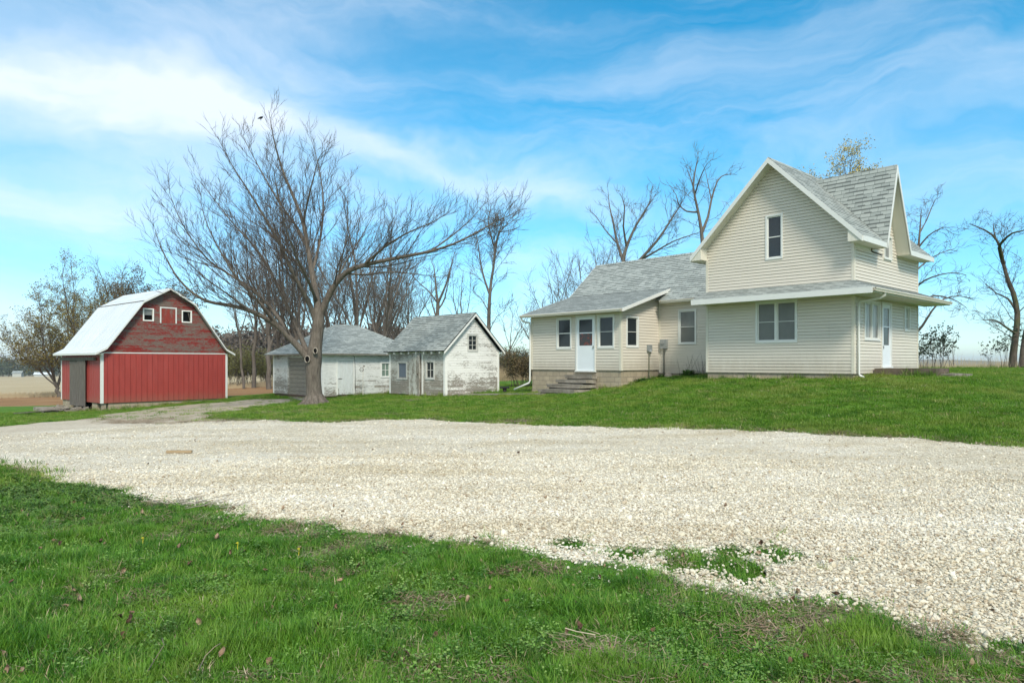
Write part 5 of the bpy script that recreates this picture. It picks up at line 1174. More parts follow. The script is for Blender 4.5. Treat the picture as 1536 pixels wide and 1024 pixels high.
# ------------------------------------------------------------------ trees
class TreeGen:
    def __init__(s, seed): s.r = random.Random(seed); s.thick = MB(); s.thin = MB(); s.tips = []
    def limb(s, path, r0, r1, split=.035):
        P = [V3(p) for p in path]; n = len(P); rad = [r0 + (r1 - r0) * (i / (n - 1)) ** .85 for i in range(n)]
        mb = s.thick if r0 > split else s.thin
        if r0 <= .02: s.fine(mb, P, rad)
        else: mb.tube(P, rad, 10 if r0 > .15 else 7 if r0 > .06 else 5, cap=False)
        return P, rad
    def fine(s, mb, P, rad):                 # quick three-sided tube ending in a point
        t = P[-1] - P[0]; a = t.cross(Vector((.37, .21, 1))) if abs(t.z) < .95 * t.length else t.cross(Vector((1, .2, 0))); a.normalize(); b = t.cross(a).normalized()
        e = (a, b * .87 - a * .5, b * -.87 - a * .5); base = len(mb.v); n = len(P)
        for i in range(n - 1):
            for q in e: p = P[i] + q * rad[i]; mb.v.append((p.x, p.y, p.z))
        mb.v.append(tuple(P[-1])); F = mb.f; k0 = len(F)
        for i in range(n - 2):
            o = base + i * 3; F += [(o, o + 1, o + 4, o + 3), (o + 1, o + 2, o + 5, o + 4), (o + 2, o, o + 3, o + 5)]
        o = base + (n - 2) * 3; tip = base + (n - 1) * 3; F += [(o, o + 1, tip), (o + 1, o + 2, tip), (o + 2, o, tip)]
        for f in F[k0:]: mb.uv.append([(0, 0)] * len(f))
        k = len(F) - k0; mb.m += [0] * k; mb.sm += [True] * k
    def grow(s, start, d, length, r0, r1, wob=.16, up=.05, nseg=None, mx=9):
        r = s.r; nseg = nseg or max(3, min(mx, int(length / .35))); P = [V3(start)]; d = V3(d).normalized(); st = length / nseg
        for i in range(nseg):
            d = (d + Vector((r.gauss(0, wob), r.gauss(0, wob), r.gauss(0, wob) + up))).normalized(); P.append(P[-1] + d * st)
        return s.limb(P, r0, r1)
    def sub(s, P, rad, level, opts, length):
        """side branches along a branch, recursively"""
        r = s.r; o_ = opts
        if level > o_['levels']: return
        n = max(2, int(length * o_['dens'][level - 1])); N_ = len(P) - 1
        for k in range(n):
            t = o_['start'] + (1 - o_['start']) * (k + r.random()) / n if level == 1 or level == 2 else (k + r.random()) / n * .85 + .15
            t = min(t, .985); f = t * N_; i = int(f); u = f - i; p = P[i].lerp(P[i + 1], u); tan = (P[i + 1] - P[i]).normalized(); rr = rad[i] + (rad[i + 1] - rad[i]) * u
            az_ = r.uniform(0, 6.283); a = tan.cross(Vector((.31, .17, 1))).normalized() if abs(tan.z) < .95 else Vector((1, 0, 0)); b2 = tan.cross(a).normalized()
            ang = R(r.uniform(*o_['ang'])); side = a * math.cos(az_) + b2 * math.sin(az_)
            if side.z < -.2: side.z *= .25
            d = (tan * math.cos(ang) + side.normalized() * math.sin(ang) + Vector((0, 0, o_['up']))).normalized()
            L = length * o_['ratio'] * (1.12 - .92 * t) * r.uniform(.6, 1.2)
            L = max(L, o_.get('lmin', .35)) * 1.0
            if level > 1 and L > length: L = length * .8
            rmin = o_['rmin']; c0 = max(rmin, min(rr * .7, L * o_['slim'])); P2, r2 = s.grow(p, d, L, c0, rmin * .6, o_['wob'], o_['up'] * .6, mx=7 if level == 1 else 4)
            if level >= o_['levels']: s.tips.append(P2[-1]); s.tips.append(P2[len(P2) // 2])
            s.sub(P2, r2, level + 1, o_, L)
    def leaves(s, n, size, spread, tips=None):
        mb = MB(); r = s.r; T = tips or s.tips or [V3(v) for v in s.thin.v[::5]]
        for _ in range(n):
            p = r.choice(T) + Vector((r.gauss(0, spread), r.gauss(0, spread), r.gauss(0, spread))); q_ = size * r.uniform(.5, 1.3)
            a = Vector((r.gauss(0, 1), r.gauss(0, 1), r.gauss(0, 1))).normalized() * q_; b2 = a.cross(Vector((r.gauss(0, 1), r.gauss(0, 1), r.gauss(0, 1)))).normalized() * q_ * .6
            mb.poly([p - a, p + b2, p + a, p - b2], [(0, 0)] * 4)
        return mb
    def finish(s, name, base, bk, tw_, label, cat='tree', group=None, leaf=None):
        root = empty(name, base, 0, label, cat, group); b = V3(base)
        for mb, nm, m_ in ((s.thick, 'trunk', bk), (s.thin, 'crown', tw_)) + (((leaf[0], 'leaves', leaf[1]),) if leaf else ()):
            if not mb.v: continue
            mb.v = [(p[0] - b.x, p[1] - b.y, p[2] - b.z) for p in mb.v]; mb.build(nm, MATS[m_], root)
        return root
def tracepath(pts, D, wob=.0):      # (px, py, depth offset) -> world
    return [at(p[0], p[1], D + (p[2] if len(p) > 2 else 0)) for p in pts]
def smooth(P, k=3):
    out = []; n = len(P)
    for i in range(n - 1):
        p0, p1, p2, p3 = P[max(i - 1, 0)], P[i], P[i + 1], P[min(i + 2, n - 1)]
        for j in range(k):
            t = j / k; out.append(.5 * ((2 * p1) + (p2 - p0) * t + (2 * p0 - 5 * p1 + 4 * p2 - p3) * t * t + (3 * p1 - p0 - 3 * p2 + p3) * t ** 3))
    out.append(P[-1]); return out

# the big tree in front of the garage
D = 30.0; T = TreeGen(3)
gb = ground_at(472, 603); base = Vector((ray(472) * D, D, g1(ray(472) * D, D)))
tr = smooth([base + Vector((0, 0, -.25))] + [base + Vector((0, 0, .0))] + tracepath([(471, 585), (470, 560), (471, 535), (475, 505), (478, 478), (477, 462)], D), 3)
n = len(tr); rad = []
for i, p in enumerate(tr):
    h = p.z - base.z; rad.append(.345 + .26 * math.exp(-max(h, 0) / .16) + .05 * math.exp(-((h - 1.9) / .5) ** 2) - .025 * h)
T.thick.tube(tr, rad, 18, cap=False)
for i in range(9):       # root flare
    a_ = i * .7 + .2; d_ = Vector((math.cos(a_), math.sin(a_), 0)); T.thick.tube([base + d_ * .22 + Vector((0, 0, .34)), base + d_ * .42 + Vector((0, 0, .10)), base + d_ * .62 + Vector((0, 0, -.03)), base + d_ * .85 + Vector((0, 0, -.12))], [.16, .13, .09, .05], 8, cap=False)
HO_ = dict(levels=4, dens=[2.7, 2.8, 4.0, 3.2], ang=(16, 42), ratio=.43, slim=.0088, wob=.075, up=.09, rmin=.0062, start=.16, lmin=.4)
limbs = [  # traced centre lines (photo pixel, depth offset in metres), start radius
    ([(467, 545, 0), (452, 525, -.1), (436, 508, -.3), (420, 492, -.5), (400, 478, -.9), (375, 466, -1.3), (345, 458, -1.7), (312, 452, -2.1), (285, 436, -2.4), (262, 410, -2.6), (242, 372, -2.8), (232, 342, -3)], .20),
    ([(437, 508, -.3), (420, 480, -.2), (400, 455, .1), (375, 432, .5), (345, 412, .9), (315, 392, 1.2), (290, 362, 1.6), (268, 325, 1.9), (254, 288, 2.1)], .11),
    ([(465, 538, 0), (454, 512, .2), (445, 490, .5), (432, 462, .8), (418, 432, 1.1), (402, 400, 1.4), (380, 368, 1.8), (352, 338, 2.2), (322, 300, 2.6), (296, 268, 3.0)], .15),
    ([(473, 480, 0), (465, 458, -.2), (452, 432, -.6), (436, 402, -1.0), (420, 366, -1.4), (398, 328, -1.8), (375, 290, -2.1), (348, 248, -2.4), (326, 205, -2.6)], .15),
    ([(477, 466, 0), (474, 440, .1), (468, 410, .2), (462, 375, .3), (455, 335, .4), (440, 295, .4), (425, 258, .3), (412, 215, .2), (403, 166, .1)], .20),
    ([(462, 375, .3), (448, 345, 1.0), (425, 312, 1.7), (402, 275, 2.3), (380, 235, 2.9), (362, 200, 3.3)], .09),
    ([(468, 410, .2), (478, 370, .8), (484, 330, 1.4), (484, 290, 1.9), (478, 250, 2.3), (466, 205, 2.6)], .09),
    ([(455, 335, .4), (462, 300, -.3), (470, 268, -.8), (478, 238, -1.2), (488, 225, -1.5)], .06),
    ([(479, 476, 0), (490, 450, -.1), (502, 428, -.3), (520, 408, -.5), (545, 398, -.7), (575, 391, -.9), (610, 384, -1.1), (645, 377, -1.3), (680, 366, -1.5), (712, 350, -1.6), (745, 332, -1.7), (775, 318, -1.8)], .185),
    ([(500, 432, -.3), (512, 405, .3), (530, 375, .9), (548, 345, 1.4), (562, 318, 1.8)], .07),
    ([(545, 398, -.7), (575, 372, -1.6), (610, 350, -2.4), (645, 335, -3.0), (675, 318, -3.4)], .07),
    ([(520, 410, -.5), (550, 412, .5), (590, 408, 1.4), (630, 412, 2.2), (668, 418, 2.8)], .06),
    ([(645, 377, -1.3), (680, 352, -.6), (705, 330, .0), (728, 305, .4)], .05),
    ([(474, 445, 0), (456, 410, .9), (432, 378, 1.9), (405, 350, 2.9), (375, 330, 3.8), (345, 300, 4.4)], .09),
    ([(475, 452, 0), (462, 420, -1.2), (448, 392, -2.2), (432, 352, -3.0), (418, 300, -3.6), (410, 250, -4.0)], .09),
    ([(420, 492, -.5), (395, 460, -1.2), (362, 425, -1.9), (335, 385, -2.4), (312, 340, -2.8), (300, 300, -3.0)], .09),
    ([(375, 466, -1.3), (340, 440, -2.2), (305, 415, -3.0), (275, 385, -3.6)], .06),
]
HL = 0
for pts, r0 in limbs:
    P, rd = T.limb(smooth(tracepath(pts, D), 3), r0 * .88, .008); L = sum((P[i + 1] - P[i]).length for i in range(len(P) - 1))
    T.sub(P, rd, 1, HO_, L)
tree = T.finish('bare_tree', tuple(base), 'bark_grey', 'twig_bark', 'large bare spreading tree with two pruning scars in front of the white garage')
for px, py, rr in ((461, 538.5, .12), (473, 526, .10)):
    c = at(px, py, D - .44 if px > 470 else D - .40) - base; mb = MB(); ring = [c + Vector((rr * .9 * math.cos(q_), -.01, rr * 1.25 * math.sin(q_))) for q_ in np.linspace(0, 6.283, 15)]; mb.tube(ring, .022, 7, cap=False); mb.build('pruning_scar', MATS['pale_scar'], tree)
    mb = MB(); mb.poly([c + Vector((rr * .75 * math.cos(q_), .0, rr * 1.05 * math.sin(q_))) for q_ in np.linspace(0, 5.9, 12)]); mb.build('hollow', MATS['dark_void'], tree)
# perched bird
bp = at(391, 178, D - .3); t = empty('perched_bird', tuple(bp), R(60), 'small black bird at the very top of the big bare tree', 'bird')
mb = MB(); mb.tube([(-.16, 0, -.05), (-.08, 0, -.01), (0, 0, .03), (.06, 0, .07), (.10, 0, .10), (.135, 0, .10)], [.012, .03, .055, .045, .032, .004], 8); mb.tube([(.01, .01, -.01), (.01, .01, -.09)], .005, 4); mb.tube([(.01, -.01, -.01), (.01, -.01, -.09)], .005, 4); mb.build('body', MATS['black_thing'], t)

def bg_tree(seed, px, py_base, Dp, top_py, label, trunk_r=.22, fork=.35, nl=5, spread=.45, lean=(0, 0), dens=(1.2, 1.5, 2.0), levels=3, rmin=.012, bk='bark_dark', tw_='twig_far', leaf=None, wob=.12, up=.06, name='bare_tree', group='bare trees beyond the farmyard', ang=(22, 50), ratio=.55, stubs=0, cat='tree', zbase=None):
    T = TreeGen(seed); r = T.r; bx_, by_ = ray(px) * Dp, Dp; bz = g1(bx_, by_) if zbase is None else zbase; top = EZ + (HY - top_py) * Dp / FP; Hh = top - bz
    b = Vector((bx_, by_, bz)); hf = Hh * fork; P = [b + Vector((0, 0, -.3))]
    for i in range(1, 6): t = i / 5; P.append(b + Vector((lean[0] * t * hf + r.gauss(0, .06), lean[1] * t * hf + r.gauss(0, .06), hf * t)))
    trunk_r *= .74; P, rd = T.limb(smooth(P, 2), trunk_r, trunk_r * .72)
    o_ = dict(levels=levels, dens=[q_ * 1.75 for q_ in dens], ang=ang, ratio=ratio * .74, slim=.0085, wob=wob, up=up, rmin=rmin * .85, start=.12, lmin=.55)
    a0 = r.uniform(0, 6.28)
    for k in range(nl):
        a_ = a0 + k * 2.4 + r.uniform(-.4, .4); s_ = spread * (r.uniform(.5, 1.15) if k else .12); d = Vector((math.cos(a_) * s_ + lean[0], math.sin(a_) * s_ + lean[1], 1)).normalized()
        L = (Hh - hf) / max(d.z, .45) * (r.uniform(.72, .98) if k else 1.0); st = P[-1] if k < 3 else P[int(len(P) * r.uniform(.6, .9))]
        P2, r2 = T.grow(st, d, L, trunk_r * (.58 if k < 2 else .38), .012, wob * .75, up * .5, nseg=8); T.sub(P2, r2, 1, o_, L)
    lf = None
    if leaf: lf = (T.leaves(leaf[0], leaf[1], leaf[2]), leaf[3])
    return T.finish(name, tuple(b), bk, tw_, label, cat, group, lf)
# left, beyond the barn
bg_tree(21, 88, 585, 58, 455, 'sprawling tree with fresh buds left of the barn, leaning over the field', .24, .16, 6, .95, (-.22, 0), (1.8, 2.2, 2.8), leaf=(17000, .065, .13, 'bud_leaf'), ang=(25, 60))
bg_tree(22, 118, 585, 62, 395, 'tall budding tree rising behind the barn roof, left of its ridge', .25, .30, 6, .55, (.03, 0), (1.2, 1.5, 2.0), leaf=(10000, .06, .13, 'bud_leaf'))
bg_tree(23, 165, 585, 66, 388, 'bare upright tree crown showing above the middle of the barn roof', .24, .35, 6, .45, (.02, 0), (1.3, 1.6, 2.0))
bg_tree(24, 205, 585, 60, 408, 'dense brownish tree crown just left of the barn ridge', .24, .35, 8, .6, (.03, 0), (1.9, 2.2, 2.8), leaf=(17000, .07, .15, 'brown_leaf'))
bg_tree(25, 243, 585, 64, 425, 'low brown budding tree crown directly behind the barn ridge', .2, .35, 6, .7, (.05, 0), (1.4, 1.7, 2.2), leaf=(12000, .07, .15, 'brown_leaf'))
# between barn and garage
bg_tree(31, 366, 577, 56, 420, 'thin bare tree between the barn and the garage, leftmost of the pair', .15, .5, 5, .5, (-.10, 0), (1.1, 1.5, 1.9))
bg_tree(32, 380, 577, 57, 372, 'straight bare tree between the barn and the garage, thicker one of the pair', .24, .42, 5, .4, (.03, 0), (1.1, 1.4, 1.9))
bg_tree(33, 404, 580, 52, 355, 'bare tree with thick trunk just left of the garage corner', .27, .35, 6, .5, (0, 0), (1.2, 1.5, 2.0))
for i, (px, Dp, tp, tr_, ln, lb) in enumerate([
    (418, 55, 330, .26, -.02, 'dark bare tree behind the left end of the garage roof'), (432, 58, 345, .2, .05, 'slim dark bare tree second behind the left end of the garage'),
    (447, 54, 338, .28, .0, 'dark bare tree seen between the forks of the big tree'), (500, 56, 330, .24, -.04, 'bare tree directly behind the left slope of the garage roof'),
    (533, 52, 288, .30, .02, 'tallest bare tree behind the garage ridge with a tight tufted top'), (556, 54, 330, .26, .08, 'bare forked tree behind the right slope of the garage roof'),
    (566, 50, 350, .32, .16, 'stout bare tree behind the garage leaning right over the shed'), (592, 60, 400, .14, .05, 'slender bare tree between the garage and shed roofs'), (470, 62, 345, .2, .0, 'far bare tree hidden behind the trunk of the big tree'), (515, 63, 365, .18, .03, 'far slim bare tree above the peak of the garage roof'), (577, 64, 345, .2, .0, 'far bare tree above the right end of the garage roof'), (613, 58, 372, .16, .02, 'far bare tree above the left end of the shed roof')]):
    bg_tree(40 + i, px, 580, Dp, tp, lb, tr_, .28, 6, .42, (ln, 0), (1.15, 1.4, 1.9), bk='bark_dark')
# behind the shed
bg_tree(51, 655, 580, 50, 380, 'bare tree with a bare straight trunk above the middle of the shed roof', .25, .62, 6, .85, (.0, 0), (1.3, 1.6, 2.0))
bg_tree(52, 692, 580, 54, 400, 'thin forked bare tree above the shed ridge', .16, .42, 4, .4, (-.02, 0), (1.0, 1.3, 1.8))
TT = dict(levels=3, dens=[2.4, 2.8, 3.2], ang=(20, 52), ratio=.42, slim=.0085, wob=.13, up=.04, rmin=.011, start=.12, lmin=.5)
def traced(seed, D_, limbs_, label, opts=None, leaf=None, group='bare trees beyond the farmyard'):
    T = TreeGen(seed); o_ = dict(TT, **(opts or {})); p0 = limbs_[0][0][0]; x_ = ray(p0[0]) * D_; b = Vector((x_, D_, g1(x_, D_)))
    for i, (pts, r0) in enumerate(limbs_):
        P = tracepath(pts, D_)
        if i == 0: P = [b + Vector((0, 0, -.3)), b] + P[1:]
        P, rd = T.limb(smooth(P, 2), r0, .012); L = sum((P[k + 1] - P[k]).length for k in range(len(P) - 1)); n_ = len(P)
        if i == 0: m_ = int(n_ * .45); T.sub(P[m_:], rd[m_:], 1, o_, L * .5)
        else: T.sub(P, rd, 1, o_, L)
    T.finish('bare_tree', tuple(b), 'bark_dark', 'twig_far', label, 'tree', group)
traced(53, 47, [([(733, 575), (733, 500), (734, 455), (737, 420), (741, 395), (741, 370), (735, 350), (733, 335)], .20), ([(734, 440), (727, 420), (721, 395), (717, 365), (712, 345)], .09), ([(741, 392, 0), (745, 365, .4), (750, 348, .8), (764, 335, 1.1), (778, 326, 1.3)], .08), ([(741, 372), (750, 345, -.6), (757, 322, -1), (765, 308, -1.2)], .06), ([(736, 352), (732, 330, .6), (736, 312, .9)], .05), ([(750, 348, .8), (766, 345, .2), (780, 340, -.2)], .04), ([(734, 470), (722, 448, .5), (712, 440, 1)], .05), ([(736, 440), (742, 425, .5), (750, 415, .9)], .035), ([(733, 500), (745, 475, -.5), (765, 462, -1)], .035)],
    'tall thin bare tree with a bushy windswept top behind the shed gable', dict(levels=4, dens=[2.8, 3.4, 3.4, 3.0], ratio=.46))
bg_tree(54, 760, 580, 55, 455, 'small crooked bare tree low behind the right side of the shed', .11, .4, 4, .7, (.15, 0), (1.1, 1.5, 1.8))
# behind wing
bg_tree(61, 812, 575, 46, 450, 'small thin bare tree above the left end of the porch roof', .12, .3, 5, .5, (-.03, 0), (1.1, 1.5, 2.0), rmin=.012)
bg_tree(62, 833, 575, 50, 385, 'slim bare sapling rising over the left slope of the porch roof', .12, .35, 5, .35, (.01, 0), (1.2, 1.6, 2.1), rmin=.012)
bg_tree(63, 868, 575, 52, 385, 'fine twigged bare tree just left of the wing ridge', .13, .3, 6, .45, (.0, 0), (1.3, 1.6, 2.1), rmin=.012)
bg_tree(64, 900, 575, 50, 345, 'fine twigged bare tree above the left end of the wing ridge', .16, .3, 6, .5, (.03, 0), (1.2, 1.5, 2.1), rmin=.012)
traced(65, 48, [([(934, 575), (933, 480), (934, 400), (940, 370), (952, 342), (966, 318), (984, 292)], .26), ([(936, 395), (926, 365, .5), (920, 335, .9), (914, 308, 1.2), (912, 285, 1.4)], .13), ([(936, 420), (958, 392, -.3), (985, 362, -.7), (1005, 332, -1.0), (1022, 305, -1.2), (1032, 285, -1.2)], .15), ([(958, 392, -.3), (982, 378, .3), (1010, 362, .8), (1038, 352, 1.2), (1060, 345, 1.4)], .09), ([(940, 370), (935, 340, -.8), (937, 310, -1.4), (930, 290, -1.8)], .09), ([(926, 365, .5), (908, 345, .9), (898, 330, 1.2), (892, 322, 1.3)], .06), ([(952, 342), (965, 322, 1), (975, 300, 1.7), (978, 282, 2)], .06)],
    'wide spreading bare tree above the middle of the wing roof', dict(dens=[2.2, 2.8, 3.2]))
traced(66, 46, [([(1056, 575), (1056, 460), (1055, 390), (1052, 345), (1046, 312), (1040, 280), (1044, 250), (1048, 236)], .24), ([(1053, 348), (1062, 325, .4), (1067, 300, .7), (1076, 272, 1), (1088, 262, 1.2), (1106, 262, 1.4)], .11), ([(1055, 372), (1068, 350, -.4), (1084, 330, -.8), (1098, 316, -1)], .10), ([(1047, 318), (1030, 317, .5), (1018, 306, .8), (1014, 292, 1), (1006, 282, 1.1)], .07), ([(1043, 290), (1050, 268, -.8), (1058, 250, -1.3), (1064, 242, -1.5)], .06), ([(1067, 300, .7), (1062, 275, 1.3), (1058, 255, 1.7)], .05), ([(1040, 280), (1034, 262, .5), (1030, 255, .7)], .05)],
    'tall open bare tree beside the left rake of the gable', dict(dens=[1.8, 2.3, 2.8], wob=.18, ratio=.36))
bg_tree(67, 1268, 575, 44, 232, 'tree with yellow spring leaves showing above the farmhouse ridge', .24, .58, 9, .42, (.0, 0), (1.5, 1.8, 2.4), leaf=(20000, .055, .15, 'yellow_leaf'), group='budding trees', rmin=.013)
# right
traced(71, 34, [([(1372, 560), (1372, 500), (1373, 440), (1376, 390), (1380, 345), (1382, 312)], .22), ([(1373, 500), (1384, 488, -.3), (1398, 466, -.6), (1416, 448, -.9), (1440, 444, -1.1), (1456, 448, -1.2)], .075), ([(1373, 455), (1390, 446, .4), (1412, 444, .8), (1436, 452, 1.1), (1450, 462, 1.3)], .06), ([(1374, 430), (1388, 420, -.4), (1410, 412, -.8), (1434, 409, -1.1), (1450, 413, -1.2)], .055), ([(1375, 405), (1390, 392, .4), (1410, 380, .8), (1432, 373, 1.0)], .05), ([(1377, 372), (1392, 354, -.3), (1408, 344, -.6), (1420, 340, -.8)], .05), ([(1379, 350), (1390, 330, .3), (1398, 310, .5), (1404, 298, .6)], .045), ([(1374, 440), (1360, 400, .5), (1350, 360, .9), (1345, 330, 1)], .06)],
    'bare tree with long drooping side branches right behind the farmhouse', dict(levels=4, dens=[2.8, 3.0, 3.0, 2.8], ratio=.34, rmin=.0085, up=-.02, ang=(25, 65), lmin=.35))
T = TreeGen(81); D2 = 31; bb_ = Vector((ray(1519) * D2, D2, g1(ray(1519) * D2, D2))); o_ = dict(levels=4, dens=[3.2, 2.6, 2.6, 2.6], ang=(25, 66), ratio=.34, slim=.011, wob=.17, up=.03, rmin=.007, start=.15)
for pts, r0 in [([(1519, 552), (1520, 530, 0), (1524, 500, 0), (1526, 470, .1), (1520, 440, .2), (1512, 420, .3), (1505, 395, .4), (1500, 370, .4), (1488, 352, .3), (1470, 342, .2), (1455, 336, 0)], .17), ([(1534, 552), (1535, 525, .3), (1540, 490, .6), (1548, 450, 1), (1556, 400, 1.4), (1560, 350, 1.8)], .17), ([(1505, 395, .4), (1499, 372, -.2), (1504, 362, -.6), (1518, 350, -1.0), (1534, 346, -1.3), (1560, 335, -1.6)], .09), ([(1523, 500, 0), (1508, 490, -.6), (1492, 480, -1.1), (1475, 480, -1.5)], .06), ([(1526, 470, .1), (1512, 448, .8), (1495, 440, 1.4), (1478, 425, 1.9)], .06), ([(1535, 520, .3), (1560, 490, .8), (1590, 460, 1.2), (1620, 420, 1.5)], .1), ([(1500, 372, .4), (1492, 352, 1.0), (1490, 336, 1.4)], .04)]:
    P, rd = T.limb(smooth(tracepath(pts, D2), 2), r0, .015); L = sum((P[i + 1] - P[i]).length for i in range(len(P) - 1)); T.sub(P, rd, 1, o_, L)
T.finish('bare_tree', tuple(bb_), 'bark_mossy', 'twig_bark', 'mossy double trunked bare tree at the right edge of the lawn')

# ------------------------------------------------------------------ shrubs and plants
def shrub(seed, px, Dp, hgt, wid, label, nst, leaf, name='shrub', group=None, cat='shrub', levels=2, py=None, rmin=.006, tw_='twig_bark', lean=.5):
    T = TreeGen(seed); r = T.r
    if py is not None: bx_, by_ = ground_at(px, py)
    else: bx_, by_ = ray(px) * Dp, Dp
    b = Vector((bx_, by_, g1(bx_, by_)))
    o_ = dict(levels=levels, dens=[3.0, 3.5], ang=(20, 50), ratio=.5, slim=.010, wob=.12, up=.08, rmin=rmin, start=.25)
    for k in range(nst):
        a_ = r.uniform(0, 6.28); q_ = wid * math.sqrt(r.random()) * .5; s_ = b + Vector((q_ * math.cos(a_), q_ * math.sin(a_), -.05)); L = hgt * r.uniform(.6, 1.05)
        P, rd = T.grow(s_, (math.cos(a_) * lean * r.random(), math.sin(a_) * lean * r.random(), 1), L, .014 if hgt > 1 else .006, rmin * .6, .09, .03); T.sub(P, rd, 1, o_, L * .8)
    T.thin.v, T.thin.f = T.thin.v, T.thin.f
    lf = None
    if leaf: lf = (T.leaves(leaf[0], leaf[1], leaf[2]), leaf[3])
    return T.finish(name, tuple(b), tw_, tw_, label, cat, group, lf)
shrub(101, 783, 40, 1.9, 1.5, 'dense brown green bush at the left corner of the porch', 30, (6500, .045, .16, 'brown_leaf'))
shrub(109, 812, 41, 2.0, 2.0, 'dark evergreen bush half hidden behind the porch corner', 26, (4500, .05, .16, 'dark_leaf'))
for i in range(6): shrub(102 + i, 742 + i * 8, 58 + 2 * (i % 2), 2.5, 2.0, ['tall dry shrub right behind the gabled shed corner', 'second dry shrub right of the shed, thin and grey', 'third dry shrub right of the shed, in the middle of the gap', 'fourth dry shrub right of the shed, with pale tips', 'fifth dry shrub right of the shed, close to the brown bush', 'last dry shrub in the gap, touching the brown bush'][i], 22, (700, .05, .2, 'olive_leaf'), group='dry shrubs in the gap between shed and porch', rmin=.012)
mb = MB(); r = random.Random(5)
for i in range(2600):
    Dp = r.uniform(52, 66); xx = ray(r.uniform(735, 812)) * Dp; h = r.uniform(.5, 1.3); z = g1(xx, Dp); dx = r.gauss(0, .12); mb.poly([(xx - .018, Dp, z), (xx + .018, Dp, z), (xx + dx, Dp, z + h)], [(0, 0)] * 3)
tag(mb.build('dry_grass', MATS['straw']), 'tall straw coloured grass at the end of the lawn between shed and porch', 'grass', kind='stuff')
mb = MB()
for i in range(5200):
    Dp = r.uniform(58, 66); xx = ray(r.uniform(-60, 412)) * Dp
    h = r.uniform(.12, .5); z = g1(xx, Dp); dx = r.gauss(0, .12); mb.poly([(xx - .03, Dp, z), (xx + .03, Dp, z), (xx + dx, Dp, z + h)], [(0, 0)] * 3)
tag(mb.build('field_margin_grass', MATS['straw']), 'rough dry grass along the near edge of the stubble field', 'grass', kind='stuff')
for i, (px, Dp, h, w_, lb) in enumerate([(346, 62, 3.0, 3.2, 'olive thicket just right of the barn'), (360, 63, 3.4, 3.0, 'olive bush behind the leftmost thin tree'), (392, 66, 3.6, 3.4, 'light olive bush beside the straight bare trunk'), (404, 68, 2.2, 2.4, 'low olive bush left of the garage corner')]):
    shrub(120 + i, px, Dp, h, w_, lb, 30, (2600, .07, .22, 'olive_leaf'), group='olive bushes between barn and garage', rmin=.012)
for i, (px, Dp, h, w_, nl_, lb) in enumerate([(1388, 30, 1.35, 1.3, 420, 'dark leaved shrub against the right corner of the farmhouse'), (1400, 31, 1.75, 1.1, 460, 'tallest dark leaved shrub right of the farmhouse'), (1417, 31, 1.5, .5, 150, 'thin leafy sapling right of the tallest shrub'), (1435, 32, 1.5, .5, 60, 'nearly bare sapling in the open right of the house'), (1490, 32, 1.0, .5, 40, 'small sparse sapling left of the mossy tree'), (1507, 31, 1.9, .7, 260, 'leafy shrub touching the left trunk of the mossy tree')]):
    shrub(130 + i, px, Dp, h, w_, lb, 7 if w_ > .8 else 3, (nl_, .055, .10, 'dark_leaf'), group='shrubs at the right end of the lawn', lean=.25)
mb = MB()
for i in range(1500):
    Dp = r.uniform(30.5, 36); xx = ray(r.uniform(1375, 1600)) * Dp
    h = r.uniform(.15, .55) * (1.6 if r.random() < .15 else 1); z = g1(xx, Dp); dx = r.gauss(0, .15); mb.poly([(xx - .006, Dp, z), (xx + .006, Dp, z), (xx + dx, Dp, z + h)], [(0, 0)] * 3)
tag(mb.build('dead_weeds', MATS['straw']), 'sparse dead weed stalks along the crest right of the farmhouse', 'weeds', kind='stuff')
def at_house(x, y): return HW(x, y)
shx, shy = HW(1.95, 6.55); T = TreeGen(150); r2_ = T.r; zb = g1(shx, shy)
for k in range(16):
    s_ = Vector((shx + r2_.gauss(0, .28), shy + r2_.gauss(0, .2), zb)); T.grow(s_, (r2_.gauss(0, .25), r2_.gauss(0, .2), 1), r2_.uniform(.6, 1.25), .007, .003, .1, .02)
T.finish('stem_clump', (shx, shy, zb), 'twig_bark', 'twig_bark', 'thin bare stems against the wing wall beside the gable corner', 'shrub')
def clumpy(px_l, py_l, label, n_l, ll, wid, hh, m_='weed_leaf', name='garden_plant', grp=None):
    x_, y_ = HW(px_l, py_l); z_ = g1(x_, y_); mb = MB(); r = random.Random(int(px_l * 100 + py_l))
    for _ in range(n_l):
        a_ = r.uniform(0, 6.28); q_ = wid * r.random() * .4; el_ = r.uniform(.3, 1.3); L = ll * r.uniform(.6, 1.1); d_ = Vector((math.cos(a_) * math.cos(el_), math.sin(a_) * math.cos(el_), math.sin(el_))); s_ = Vector((q_ * math.cos(a_), q_ * math.sin(a_), 0)); n_v = Vector((-math.sin(a_), math.cos(a_), 0)) * L * .09
        m1 = s_ + d_ * L * .6; e_ = s_ + d_ * L + Vector((0, 0, -L * .25)); mb.poly([s_ - n_v * .5, s_ + n_v * .5, m1 + n_v, m1 - n_v], [(0, 0)] * 4); mb.poly([m1 - n_v, m1 + n_v, e_], [(0, 0)] * 3)
    o_ = mb.build(name, MATS[m_]); o_.location = (x_, y_, z_); tag(o_, label, 'plant', grp)
clumpy(1.85, 6.95, 'leafy green garden plant below the wing window', 130, .42, .35, .4, 'clover_leaf')
clumpy(.9, 8.40, 'low dark green plant at the foot of the porch side wall', 160, .25, .7, .2, 'lush_leaf')
clumpy(2.05, 8.35, 'small green weed tuft under the conduit in the corner', 80, .2, .4, .2, 'lush_leaf')
